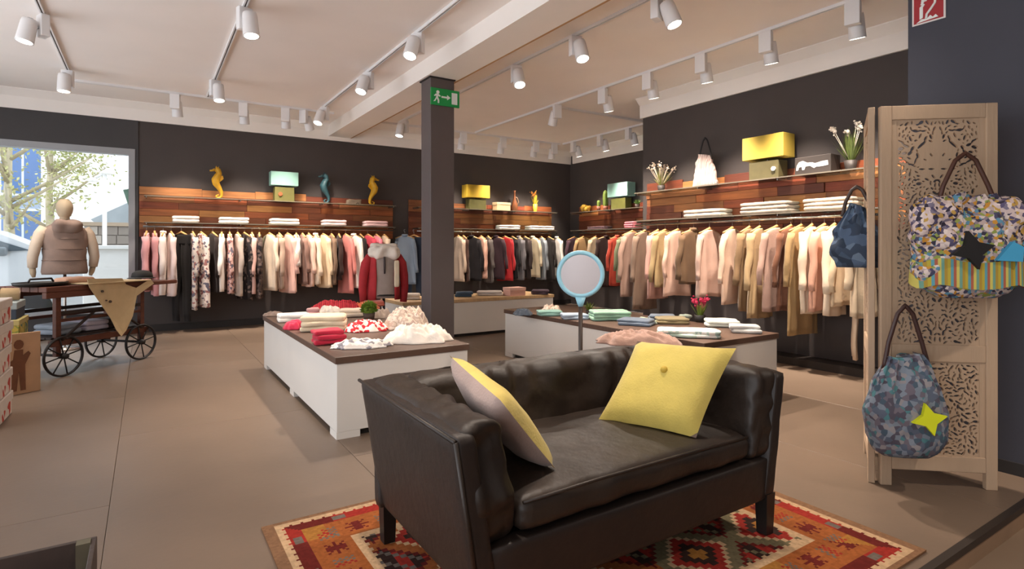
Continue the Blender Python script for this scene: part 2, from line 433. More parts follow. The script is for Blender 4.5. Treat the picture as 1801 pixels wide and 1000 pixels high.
# ================================================================== SOFA
M_leather = mat('#231914', 0.5, 0.22, 5, 0.3, 22, name='dark_brown_leather', spec=0.5)
M_leather2 = mat('#281d15', 0.5, 0.35, 4, 0.6, 12, name='worn_brown_leather', spec=0.5)
M_legw = mat('#14110f', 0.45, name='black_wood')
SX0, SX1, SY0, SY1 = 0.83, 2.30, 1.46, 2.34
sofa = thing('sofa', 'dark brown leather two seater sofa standing on the patterned rug', 'sofa', ((SX0 + SX1) / 2, (SY0 + SY1) / 2, 0.012))
def flareX(sign, x0):  # lean outwards with height
    return lambda p: (p.x + sign * 0.085 * max(0, (p.z - 0.17)) / 0.53, p.y, p.z)
def flareY(p): return (p.x, p.y + 0.05 * max(0, (p.z - 0.17)) / 0.53, p.z)
# base
wb(MB().soft(SX0 + 0.03, SX1 - 0.03, SY0 + 0.005, SY0 + 0.075, 0.165, 0.345, 0.014, 10, 0.004, 8, 1), 'front_rail', M_leather, sofa, True)
wb(MB().box(SX0 + 0.05, SX1 - 0.05, SY0 + 0.05, SY1 - 0.05, 0.19, 0.335), 'seat_base', M_leather, sofa)
# outer shells
wb(MB().soft(SX0, SX0 + 0.075, SY0, SY1, 0.165, 0.705, 0.022, 14, 0.004, 9, 2, fn=flareX(-1, SX0)), 'arm_shell', M_leather, sofa, True)
wb(MB().soft(SX1 - 0.075, SX1, SY0, SY1, 0.165, 0.705, 0.022, 14, 0.004, 9, 3, fn=flareX(1, SX1)), 'arm_shell', M_leather, sofa, True)
wb(MB().soft(SX0 - 0.02, SX1 + 0.02, SY1 - 0.075, SY1, 0.165, 0.70, 0.022, 14, 0.004, 9, 4, fn=flareY), 'back_shell', M_leather, sofa, True)
# piping along the shells
wb(MB().tube([(SX0 - 0.083, SY0 + 0.004, 0.69), (SX0 - 0.083, SY1, 0.70)], 0.007, 8).tube([(SX0 - 0.002, SY0 + 0.002, 0.19), (SX0 - 0.083, SY0 + 0.002, 0.69)], 0.007, 8), 'piping', M_leather2, sofa, True)
# padded insides
wb(MB().soft(SX0 - 0.005, SX0 + 0.155, SY0 + 0.012, SY1 - 0.05, 0.34, 0.725, 0.045, 30, 0.020, 16, 5, fn=lambda p: (p.x - 0.055 * (p.z - 0.34) / 0.38, p.y + 0.02 * math.sin(p.z * 22) * (1 if p.y < SY0 + 0.1 else 0), p.z)), 'arm_cushion', M_leather2, sofa, True)
wb(MB().soft(SX1 - 0.155, SX1 + 0.005, SY0 + 0.012, SY1 - 0.05, 0.34, 0.72, 0.045, 30, 0.020, 16, 6, fn=lambda p: (p.x + 0.055 * (p.z - 0.34) / 0.38, p.y, p.z)), 'arm_cushion', M_leather2, sofa, True)
def backfn(p):
    ruck = 0.020 * math.sin(p.x * 34 + 3 * math.sin(p.x * 9)) * max(0, min(1, (p.z - 0.5) / 0.15)) * (1 if p.y < SY1 - 0.1 else 0)
    return (p.x, p.y + 0.05 * (p.z - 0.34) / 0.38 - ruck, p.z)
wb(MB().soft(SX0 + 0.10, SX1 - 0.10, SY1 - 0.22, SY1 - 0.04, 0.34, 0.715, 0.055, 44, 0.022, 11, 7, fn=backfn), 'back_cushion', M_leather2, sofa, True)
wb(MB().soft(SX0 + 0.145, SX1 - 0.145, SY0 + 0.012, SY1 - 0.19, 0.352, 0.465, 0.045, 30, 0.016, 9, 8, puff=0.025), 'seat_cushion', M_leather2, sofa, True)
wb(MB().tube([(SX0 + 0.165, SY0 + 0.022, 0.452), (1.3, SY0 + 0.012, 0.462), (1.8, SY0 + 0.012, 0.462), (SX1 - 0.165, SY0 + 0.022, 0.452)], 0.006, 8), 'seat_piping', M_leather2, sofa, True)
for lx, ly in ((SX0 + 0.03, SY0 + 0.03), (SX1 - 0.03, SY0 + 0.03), (SX0 + 0.03, SY1 - 0.03), (SX1 - 0.03, SY1 - 0.03)):
    wb(MB().loops([[(lx + sx * h, ly + sy * h, z) for sx, sy in ((-1, -1), (1, -1), (1, 1), (-1, 1))] for z, h in ((0.012, 0.024), (0.19, 0.030))]), 'leg', M_legw, sofa)

# cushions
def pillow(name, label, c, mf, mb_, th=0.055, grp='yellow cushions on the sofa', seed=0):
    BL, BR, TL, TR_ = [Vector(p) for p in c]
    n = ((BR - BL).cross(TL - BL)).normalized()
    base = (BL + BR + TL + TR_) / 4; zmin = min(p.z for p in (BL, BR, TL, TR_))
    t = thing(name, label, 'cushion', (base.x, base.y, zmin), 0, grp)
    N = 18
    def surf(sgn):
        vs = []; fs = []
        for j in range(N + 1):
            for i in range(N + 1):
                s, q = i / N, j / N
                a, b = 2 * s - 1, 2 * q - 1
                pin = 0.05
                s2 = 0.5 + (s - .5) * (1 - pin * (1 - b * b)); q2 = 0.5 + (q - .5) * (1 - pin * (1 - a * a))
                p = (BL * (1 - s2) + BR * s2) * (1 - q2) + (TL * (1 - s2) + TR_ * s2) * q2
                h = th * ((1 - a ** 4) * (1 - b ** 4)) ** 0.55
                h += 0.008 * noise.noise(Vector((a * 2 + seed, b * 2.3, seed + sgn))) * (1 - a ** 6) * (1 - b ** 6)
                vs.append(p + n * sgn * h)
        for j in range(N):
            for i in range(N):
                k = j * (N + 1) + i
                fs.append((k, k + 1, k + N + 2, k + N + 1))
        m = MB(); m.add(vs, fs); return m
    wb(surf(1), 'front_cover', mf, t, True)
    wb(surf(-1), 'back_cover', mb_, t, True)
    edge = [BL.lerp(BR, i / 8) for i in range(8)] + [BR.lerp(TR_, i / 8) for i in range(8)] + [TR_.lerp(TL, i / 8) for i in range(8)] + [TL.lerp(BL, i / 8) for i in range(9)]
    return t, n
M_yel = mat('#cdb75c', 0.85, 0.07, 14, 0.25, 120, name='yellow_cotton', sheen=0.2)
M_mauve = mat('#a48c82', 0.85, 0.06, 10, 0.25, 120, name='mauve_cotton', sheen=0.2)
pc, pn = pillow('yellow_cushion', 'yellow square cushion with a button, leaning in the right arm of the sofa',
       [(1.70, 1.93, 0.482), (1.88, 1.54, 0.478), (2.00, 1.99, 0.80), (2.155, 1.55, 0.815)], M_yel, M_mauve, 0.07, seed=1)
bc = pn * 0.018 + (Vector((1.70, 1.93, .5)) * .22 + Vector((1.88, 1.54, .5)) * .22 + Vector((2.0, 1.99, .8)) * .28 + Vector((2.155, 1.55, .815)) * .28) + pn * 0.05
wb(MB().ball(bc, 0.016, 0.016, 0.016, 10, 6), 'button', mat('#c2a23c', 0.7, name='cushion_button'), pc, True)
pillow('yellow_cushion', 'yellow cushion with mauve back, propped on the left arm of the sofa',
       [(1.22, 2.02, 0.495), (1.20, 1.585, 0.482), (0.99, 1.99, 0.835), (0.95, 1.545, 0.765)], M_mauve, M_yel, 0.06, seed=4)

# ================================================================== RUG
def build_rug():
    x0, x1, y0, y1 = 0.43, 2.70, 1.045, 2.73
    NX, NY = 190, 140
    pal = {k: C(v) for k, v in dict(br='#7a5a42', cr='#b39472', dr='#5c1f1a', rd='#8c2a22', og='#8c4f28', gy='#625850', bk='#32221d', gr='#6a6048', oc='#94642e').items()}
    rnd = random.Random(5)
    def colr(i, j):
        di = min(i, NX - 1 - i); dj = min(j, NY - 1 - j) + 2
        e = min(di, dj)
        k = j if di < dj else i        # coordinate running along the nearest side
        tri = abs(k % 4 - 2)
        if e < 4: return 'br'
        if e < 6 + tri // 2 * 1 + (k // 2 % 2): return 'cr'
        if e < 12:
            a = k % 24
            if a < 5 and 7 < e < 11: return 'gy'
            return 'rd' if (k // 24) % 2 else 'dr'
        if e < 26:
            a, b = abs((k % 20) - 10), abs(e - 19)
            if (a < 2 and b < 4) or (b < 1 and a < 5) or (a == b and a < 4): return 'dr'
            if a > 7 and b < 4 and (a + b) % 2: return 'gy' if (k // 20) % 2 else 'rd'
            return 'og' if (k // 20) % 3 else 'oc'
        if e < 29 + (k // 2 % 2): return 'cr'
        # centre field: small triangles and stepped diamonds
        a = abs(((i + 5) % 36) - 18) // 2 * 2; b = abs(((j + 8) % 32) - 16) // 2 * 2
        d = a + b
        if d < 4: return 'oc'
        if d < 7: return 'bk'
        if d < 12: return 'rd'
        if d < 14: return 'cr'
        if d < 19: return 'gr' if i > NX * 0.55 else 'og'
        if d < 22: return 'dr'
        if (i // 2 + j // 2) % 4 == 0: return 'gr' if i > NX * 0.5 else 'gy'
        return 'rd' if (a // 4) % 2 else 'bk'
    vs = []; fs = []; cols = []
    def z(s, t): return 0.010 + 0.0012 * noise.noise(Vector((s * 4, t * 4, 0)))
    xs = [x0 + (x1 - x0) * i / NX for i in range(NX + 1)]; ys = [y0 + (y1 - y0) * j / NY for j in range(NY + 1)]
    for yy in ys:
        for xx in xs: vs.append((xx - x0, yy - y0, z(xx, yy)))
    for j in range(NY):
        for i in range(NX):
            k = j * (NX + 1) + i
            fs.append((k, k + 1, k + NX + 2, k + NX + 1))
            c = pal[colr(i, j)]; f = 0.86 + 0.28 * rnd.random()
            cols += [c[0] * f, c[1] * f, c[2] * f, 1] * 4
    # thin edge and underside
    nb = len(vs); W, D = x1 - x0, y1 - y0
    vs += [(0, 0, 0.0005), (W, 0, 0.0005), (W, D, 0.0005), (0, D, 0.0005)]
    fs.append((nb + 3, nb + 2, nb + 1, nb)); cols += list(pal['br']) * 4
    cn = [0, NX, (NY + 1) * (NX + 1) - 1, NY * (NX + 1)]
    for a in range(4):
        b = (a + 1) % 4
        fs.append((nb + a, nb + b, cn[b], cn[a])); cols += list(pal['br']) * 4
    me = bpy.data.meshes.new('kilim_rug'); me.from_pydata(vs, [], fs); me.update()
    ca = me.color_attributes.new('weave', 'FLOAT_COLOR', 'CORNER'); ca.data.foreach_set('color', cols)
    m = bpy.data.materials.new('kilim_wool'); m.use_nodes = True; nt = m.node_tree; b = nt.nodes['Principled BSDF']
    b.inputs['Roughness'].default_value = 0.95; b.inputs['Specular IOR Level'].default_value = 0.1
    at = nt.nodes.new('ShaderNodeVertexColor'); at.layer_name = 'weave'; nt.links.new(at.outputs[0], b.inputs['Base Color'])
    me.materials.append(m)
    o = bpy.data.objects.new('kilim_rug', me); col.objects.link(o); o.location = (x0, y0, 0)
    tag(o, 'red and orange kilim rug with stepped geometric pattern under the sofa', 'rug')
    # short tassels at the two narrow ends
    return o
build_rug()

# ================================================================== DISPLAY TABLES
M_walnut = mat('#5a4438', 0.45, 0.12, 4, 0.1, 30, stretch=(1, 8, 1), name='brown_table_top')
M_oaktop = mat('#c0a077', 0.5, 0.1, 5, stretch=(6, 1, 1), name='pale_oak_top')
def display_table(name, label, x0, x1, y0, y1, h, top, feet=True):
    t = thing(name, label, 'display table', ((x0 + x1) / 2, (y0 + y1) / 2, 0), 0)
    hw, hd = (x1 - x0) / 2, (y1 - y0) / 2
    MB().rbox(-hw + 0.012, hw - 0.012, -hd + 0.012, hd - 0.012, 0.045, h - 0.045, 0.003, 1).build('body', M_white, t)
    MB().rbox(-hw, hw, -hd, hd, h - 0.045, h, 0.004, 2).build('table_top', top, t)
    MB().box(-hw + 0.05, hw - 0.05, -hd + 0.05, hd - 0.05, 0.002, 0.045).build('plinth', M_black, t)
    for ax in (-hw + 0.09, hw - 0.09):
        for ay in (-hd + 0.09, 0, hd - 0.09):
            MB().box(ax - 0.078, ax + 0.078, ay - 0.078, ay + 0.078, 0, 0.045).build('foot', M_white, t)
    return t
TZ = 0.54
display_table('display_table', 'low white display table with brown top and red and white knitwear', 1.03, 2.02, 3.72, 6.45, TZ, M_walnut)
display_table('display_table', 'low white display table with brown top and mint and blue clothes', 3.50, 4.45, 2.79, 5.62, TZ, M_walnut)
display_table('display_table', 'low white display counter with pale oak top behind the pillar', 2.85, 5.35, 7.10, 7.95, 0.53, M_oaktop)

# ================================================================== CLOTHES ON TABLES
def fabric(c, var=0.08, s=10): return mat(c, 0.9, var, s, 0.25, 90, sheen=0.15, spec=0.2)
def folded(label, cat, c, u0, v0, u1, v1, z, rz=0.0, h=None, m=None, layers=2, depth=None, name='folded_sweater', amp=0.022, grp=None, seed=0):
    """folded garment on a horizontal surface; the pixel box gives front-left bottom and right/top extents"""
    pl, pr = onz(u0, v1, z), onz(u1, v1, z)
    wd = max(0.12, (pr - pl).length)
    mid = onz((u0 + u1) / 2, v1, z)
    vd = Vector((mid.x, mid.y, 0)).normalized()
    wd *= 0.92
    dp = depth or wd * 0.75
    h = h or 0.06
    ctr = mid + vd * (dp / 2 * 0.9)
    an = math.atan2(vd.y, vd.x) - PI / 2 + rz
    t = thing(name, label, cat, (ctr.x, ctr.y, z), an, grp)
    mm = m or fabric(c)
    for k in range(layers):
        a, b = h * k / layers, h * (k + 1) / layers + 0.004
        sh = 0.008 * math.sin(seed * 3.7 + k * 2.3)
        MB().soft(-wd / 2 + sh, wd / 2 + sh, -dp / 2 - sh, dp / 2 - sh, a + 0.001 * (k == 0), b, (b - a) * 0.48, 12, amp, 9, seed + k, fn=lambda q: (q.x, q.y, max(q.z, 0.0005))).build('fold', mm, t, True)
    return t
def heap(label, cat, c, u0, v0, u1, v1, z, h=0.12, m=None, name='draped_blouse', seed=0, dp=None, rz=0.0, amp=0.35, flat=0.9):
    """loosely piled cloth with folds"""
    pl, pr = onz(u0, v1, z), onz(u1, v1, z); wd = (pr - pl).length
    mid = onz((u0 + u1) / 2, v1, z); vd = Vector((mid.x, mid.y, 0)).normalized()
    dp = dp or wd * 0.7
    ctr = mid + vd * dp * 0.42
    an = math.atan2(vd.y, vd.x) - PI / 2 + rz
    t = MB()
    N, Mr = 64, 24
    rings = []
    for j in range(Mr + 1):
        q = j / Mr
        ring = []
        for i in range(N):
            a = 2 * PI * i / N
            rr = q ** 0.8
            ed = 1 + 0.16 * noise.noise(Vector((math.cos(a) * 2 + seed, math.sin(a) * 2, seed * 1.7))) + 0.06 * math.sin(a * 9 + seed)
            px_, py_ = wd / 2 * rr * ed * math.copysign(abs(math.cos(a)) ** 0.8, math.cos(a)), dp / 2 * rr * ed * math.copysign(abs(math.sin(a)) ** 0.8, math.sin(a))
            ht = h * (1 - q ** 3.5) * flat
            n1 = noise.noise(Vector((px_ * 8 + seed, py_ * 8, seed))); n2 = noise.noise(Vector((px_ * 18 - seed, py_ * 13, seed * 2.0)))
            ht *= 0.75 + 0.7 * amp * n1 + amp * (0.7 - 2.0 * abs(n2)) + 0.25 * amp * math.sin((px_ * 0.8 + py_ * 0.5) * 90 + 9 * n1)
            ring.append(Vector((px_, py_, max(0.012 if q < 1 else 0.002, ht))))
        rings.append(ring)
    rings.append([Vector((p.x * 0.96, p.y * 0.96, 0.0015)) for p in rings[-1]])
    t.loops(rings)
    o = t.build(name, m or fabric(c), None, True, (ctr.x, ctr.y, z), an)
    return tag(o, label, cat)
M_check = patmat('red_white_check', ['#c8323a', '#f0e4da', '#c03038', '#ecdcd0'], 'voronoi', 38)
M_lace = patmat('white_grey_print', ['#ece6de', '#d8cfc6', '#f1ebe4', '#8f8a90', '#efe8e0'], 'voronoi', 34)
M_redknit = patmat('red_knit', ['#a82833', '#8d1f2a', '#b8353c', '#951f2c'], 'stripe', 22, axis=0)
M_beigeprint = patmat('beige_print', ['#cdb8a6', '#b9a394', '#d8c8b8', '#a8928a'], 'noise', 14)
Z1 = TZ + 0.001
heap('brown grey cloth on the far left corner of the left table', 'cloth', '#8a766a', 464, 537, 500, 556, Z1, 0.05, seed=2)
heap('crimson ribbed knit scarf spread at the far end of the left table', 'scarf', '#a82833', 545, 517, 640, 549, Z1, 0.12, M_redknit, 'knit_scarf', 3, 0.55)
heap('orange crumpled top beside the crimson scarf on the left table', 'top', '#d8714a', 606, 528, 668, 545, Z1, 0.09, None, 'draped_blouse', 4, 0.3)
folded('white folded top near the far left edge of the left table', 'top', '#e8e2da', 488, 544, 545, 566, Z1, 0.1, 0.07, seed=1)
heap('raspberry rolled top at the left edge of the left table', 'top', '#c0304c', 499, 553, 534, 580, Z1, 0.10, None, 'rolled_sweater', 6, 0.2, amp=0.15)
folded('pale pink folded top behind the raspberry roll', 'top', '#dba8a4', 538, 540, 562, 556, Z1, 0.0, 0.08, seed=2)
folded('cream folded cardigan stack in the middle of the left table', 'cardigan', '#d4c2a6', 530, 548, 612, 583, Z1, -0.1, 0.13, layers=3, seed=3)
folded('cream folded top behind the potted moss ball', 'top', '#dccbb4', 598, 540, 640, 558, Z1, 0.1, 0.08, seed=4)
heap('red and white checked scarf in the middle of the left table', 'scarf', '#c8323a', 607, 556, 682, 584, Z1, 0.10, M_check, 'checked_scarf', 7, 0.28)
folded('raspberry folded pair of tops at the front of the left table', 'top', '#b8283f', 549, 578, 606, 606, Z1, 0.25, 0.10, layers=3, seed=5)
heap('white top with grey print along the front of the left table', 'top', '#e8e2da', 582, 586, 690, 613, Z1, 0.06, M_lace, 'printed_blouse', 8, 0.22)
heap('beige printed shawl piled on the right of the left table', 'shawl', '#cdb8a6', 676, 534, 756, 580, Z1, 0.19, M_beigeprint, 'printed_shawl', 9, 0.50, amp=0.35)
heap('white crumpled blouse at the right edge of the left table', 'blouse', '#e9ded2', 674, 552, 797, 604, Z1, 0.12, None, 'crumpled_blouse', 10, 0.42, amp=0.4)
heap('grey beige crumpled knit behind the red checked scarf', 'knit', '#b4a294', 652, 543, 690, 560, Z1, 0.10, None, 'crumpled_knit', 15, 0.22)
heap('white crumpled scarf beside the crimson scarf on the left table', 'scarf', '#e0d6ca', 560, 541, 602, 553, Z1, 0.09, None, 'crumpled_scarf', 16, 0.3)
folded('coral folded top at the far right of the left table', 'top', '#c8705e', 640, 526, 676, 539, Z1, 0.1, 0.06, seed=31)
def foliage_ball(mb, c, r, n, rnd, ln=0.03):
    for _ in range(n):
        d = Vector((rnd.gauss(0, 1), rnd.gauss(0, 1), rnd.gauss(0, 1))).normalized()
        if d.z < -0.3: d.z = -d.z
        p = Vector(c) + d * r * (0.6 + 0.4 * rnd.random()); s = d.cross(Vector((rnd.random(), rnd.random(), rnd.random()))).normalized() * ln * 0.3
        mb.add([p - s, p + s, p + d * ln], [(0, 1, 2)])
def moss_pot(label, u, v, z, r=0.07):
    p = onz(u, v, z); t = thing('potted_moss', label, 'plant', (p.x, p.y, z))
    MB().lathe([(0.035, 0), (0.05, 0.005), (0.06, 0.07), (0.052, 0.07), (0.05, 0.05)], 18).build('pot', mat('#4a3a30', 0.7), t, True)
    m = MB(); m.ball((0, 0, 0.10), r * 0.85); foliage_ball(m, (0, 0, 0.10), r, 500, random.Random(3))
    o = m.build('foliage', mat('#5f7a1e', 0.8, 0.25, 30), t); o['kind'] = 'stuff'
moss_pot('green moss ball in a small pot on the left table', 649, 562, Z1)
# right table
heap('dark navy jeans bundle at the far left of the right table', 'jeans', '#39414c', 902, 534, 938, 555, Z1, 0.07, None, 'folded_jeans', 11, 0.3)
heap('cream and grey top pile behind the round mirror', 'top', '#b8aa98', 950, 522, 988, 553, Z1, 0.10, M_beigeprint, 'draped_blouse', 12, 0.25)
folded('teal folded top left of the round mirror', 'top', '#7fa398', 944, 541, 990, 556, Z1, 0.2, 0.05, seed=6)
folded('pale blue folded shirt in front of the round mirror', 'shirt', '#9aa8b6', 985, 541, 1034, 562, Z1, 0.2, 0.05, seed=7, name='folded_shirt')
folded('mint green folded stack with coral lining on the right table', 'sweater', '#8fb59c', 1035, 532, 1108, 564, Z1, 0.25, 0.085, layers=3, seed=8, name='folded_sweater')
folded('steel blue folded jeans at the centre of the right table', 'jeans', '#5f6a78', 1088, 540, 1150, 573, Z1, -0.25, 0.05, layers=2, seed=9, name='folded_jeans')
folded('grey blue folded jeans behind the steel blue pair', 'jeans', '#6f7a88', 1140, 545, 1188, 564, Z1, 0.1, 0.05, seed=10, name='folded_jeans')
folded('olive folded top left of the pink flower pot', 'top', '#8a7c5c', 1152, 552, 1212, 570, Z1, 0.2, 0.05, seed=11)
heap('dusty brown knit throw draped over the near end of the right table', 'throw', '#8f7164', 1046, 560, 1200, 609, Z1, 0.10, fabric('#8f7164', 0.12), 'knit_throw', 13, 0.40, amp=0.3)
M_mintprint = patmat('white_mint_print', ['#dfe4dc', '#b9cfc2', '#e8e6de', '#a9bdb4', '#e4ddd4'], 'voronoi', 30)
folded('white and mint printed folded blouse at the front of the right table', 'blouse', '#dfe4dc', 1152, 562, 1268, 594, Z1, 0.05, 0.055, m=M_mintprint, seed=12, name='folded_blouse', depth=0.22)
folded('mint grey folded top at the far right edge of the right table', 'top', '#a9b4a6', 1192, 548, 1216, 563, Z1, 0.1, 0.05, seed=32)
heap('sage crumpled scarf behind the white and mint blouse', 'scarf', '#97a08c', 1118, 556, 1156, 570, Z1, 0.06, None, 'crumpled_scarf', 17, 0.2)
folded('off white folded blouse right of the pink flower pot', 'blouse', '#d8dcd0', 1240, 552, 1300, 576, Z1, 0.15, 0.06, seed=13, name='folded_blouse')
folded('silver grey folded blouse at the right end of the right table', 'blouse', '#b4b2ae', 1283, 562, 1338, 586, Z1, 0.1, 0.06, seed=14, name='folded_blouse')
def strip_leaf(mb, p, d, L, wdt, droop=0.3, n=4):
    p = Vector(p); d = Vector(d).normalized(); s = d.cross(Vector((0, 0, 1)))
    if s.length < 0.05: s = Vector((1, 0, 0))
    s.normalize(); vs = []
    for i in range(n + 1):
        t = i / n; q = p + d * L * t - Vector((0, 0, droop * L * t * t)); ww = wdt * math.sin(PI * (0.12 + 0.86 * t)) * 0.5
        vs += [q - s * ww, q + s * ww]
    mb.add(vs, [(2 * i, 2 * i + 1, 2 * i + 3, 2 * i + 2) for i in range(n)])
def plant(label, p, h, potc, leafc, flower=None, nleaf=40, spread=0.5, potr=0.05, poth=0.09, nfl=8, name='potted_plant', flr=0.014, lw=0.012, seed=1):
    rnd = random.Random(seed); t = thing(name, label, 'plant', p)
    MB().lathe([(potr * 0.7, 0), (potr * 0.75, 0.003), (potr, poth), (potr * 0.86, poth), (potr * 0.8, poth * 0.8)], 18).build('pot', mat(potc, 0.6), t, True)
    m = MB()
    for i in range(nleaf):
        a = rnd.random() * 2 * PI; k = rnd.random() * spread
        strip_leaf(m, (0.4 * potr * math.cos(a), 0.4 * potr * math.sin(a), poth * 0.85), (math.cos(a) * k, math.sin(a) * k, 1), (h - poth) * (0.5 + 0.5 * rnd.random()), lw, 0.25 * k)
    o = m.build('foliage', mat(leafc, 0.6, 0.2, 20), t); o['kind'] = 'stuff'
    if flower:
        for i in range(nfl):
            a = rnd.random() * 2 * PI; k = spread * (0.3 + 0.8 * rnd.random()) * 0.7; L = (h - poth) * (0.8 + 0.25 * rnd.random())
            tip = Vector((math.cos(a) * k, math.sin(a) * k, 1)).normalized() * L + Vector((0, 0, poth * 0.85))
            f = MB().ball(tip, flr, flr, flr * 1.3, 8, 5)
            f.tube([(0, 0, poth * 0.85), tip[:]], 0.0025, 5)
            for b in range(4):
                f.ball(tip + Vector((rnd.gauss(0, flr), rnd.gauss(0, flr), rnd.gauss(0, flr) * 1.4)), flr * 0.6, None, None, 6, 4)
            f.build('flower', mat(flower, 0.7), t, True)
    return t
plant('small green plant behind the round mirror on the right table', onz(1036, 553, Z1), 0.16, '#3a302a', '#5d6a24', None, 40, 0.9, 0.04, 0.05, seed=3)
plant('dark pot of pink flowers with green leaves on the right table', onz(1231, 566, Z1), 0.24, '#1f1a18', '#6b7d2e', '#c02a50', 34, 0.6, 0.055, 0.07, 8, seed=4, flr=0.016, lw=0.016)
# counter behind the pillar
Z3 = 0.531
folded('dark blue folded jeans on the oak counter beside the pillar', 'jeans', '#3c4c5c', 800, 508, 832, 522, Z3, 0, 0.07, seed=15, name='folded_jeans')
folded('grey folded top on the oak counter', 'top', '#a79c94', 838, 506, 886, 520, Z3, 0, 0.06, seed=16, depth=0.3)
folded('plum folded top at the back right of the oak counter', 'top', '#4a3a42', 934, 504, 966, 518, Z3, 0, 0.07, seed=17)
bxp = onz(911, 520, Z3)
t = thing('gift_box', 'pale pink gift box on the oak counter', 'box', (bxp.x, bxp.y + 0.1, Z3))
MB().rbox(-0.14, 0.14, -0.1, 0.1, 0, 0.10, 0.004, 1).build('box_base', mat('#d8a898', 0.6), t)
MB().rbox(-0.145, 0.145, -0.105, 0.105, 0.08, 0.125, 0.004, 1).build('lid', mat('#dcb0a0', 0.6), t)
folded('white folded top on the left end of the oak counter', 'top', '#d8cfc4', 706, 512, 740, 527, Z3, 0, 0.08, seed=18)

# ================================================================== ROUND MIRROR ON STAND
mp = onz(1021, 640, 0.2); 
MX, MY = 2.46, 2.98
k = 4.05 / (MX * _s + MY * _c)
MX, MY = MX * 1.0, MY * 1.0
dM = 3.75
cc = ray(1021, 436) * dM
MX, MY = cc.x, cc.y
mir = thing('round_mirror', 'round mirror in pale blue frame on a dark pole between sofa and table', 'mirror', (MX, MY, 0), math.atan2(-MX, MY))
zc = CAMH - 0.046 * dM; rad = 0.142
MB().lathe([(0.14, 0), (0.14, 0.012), (0.03, 0.03), (0.014, 0.05)], 28).build('base', M_black, mir, True)
MB().tube([(0, 0, 0.04), (0, 0, zc - rad - 0.02)], 0.014, 12).build('pole', mat('#3a2c24', 0.5), mir, True)
ring = MB()
ring.loops([[Vector(((rad + 0.016 * math.cos(b)) * math.cos(a), 0.022 * math.sin(b), zc + (rad + 0.016 * math.cos(b)) * math.sin(a))) for b in [2 * PI * i / 10 for i in range(10)]] for a in [2 * PI * j / 48 for j in range(49)]], cap=False)
ring.prism([(-0.035, zc - rad - 0.008), (-0.02, zc - rad - 0.055), (-0.012, zc - rad - 0.07), (0.014, zc - rad - 0.07), (0.035, zc - rad - 0.008)], -0.018, 0.018)
ring.build('frame', mat('#8fc4d6', 0.4), mir, True)
mg = bpy.data.materials.new('mirror_silver'); mg.use_nodes = True
b = mg.node_tree.nodes['Principled BSDF']; b.inputs['Base Color'].default_value = (0.78, 0.76, 0.80, 1); b.inputs['Metallic'].default_value = 1; b.inputs['Roughness'].default_value = 0.12
MB().prism([(rad * math.cos(2 * PI * i / 48), zc + rad * math.sin(2 * PI * i / 48)) for i in range(48)], -0.012, 0.01).build('mirror_glass', mg, mir)

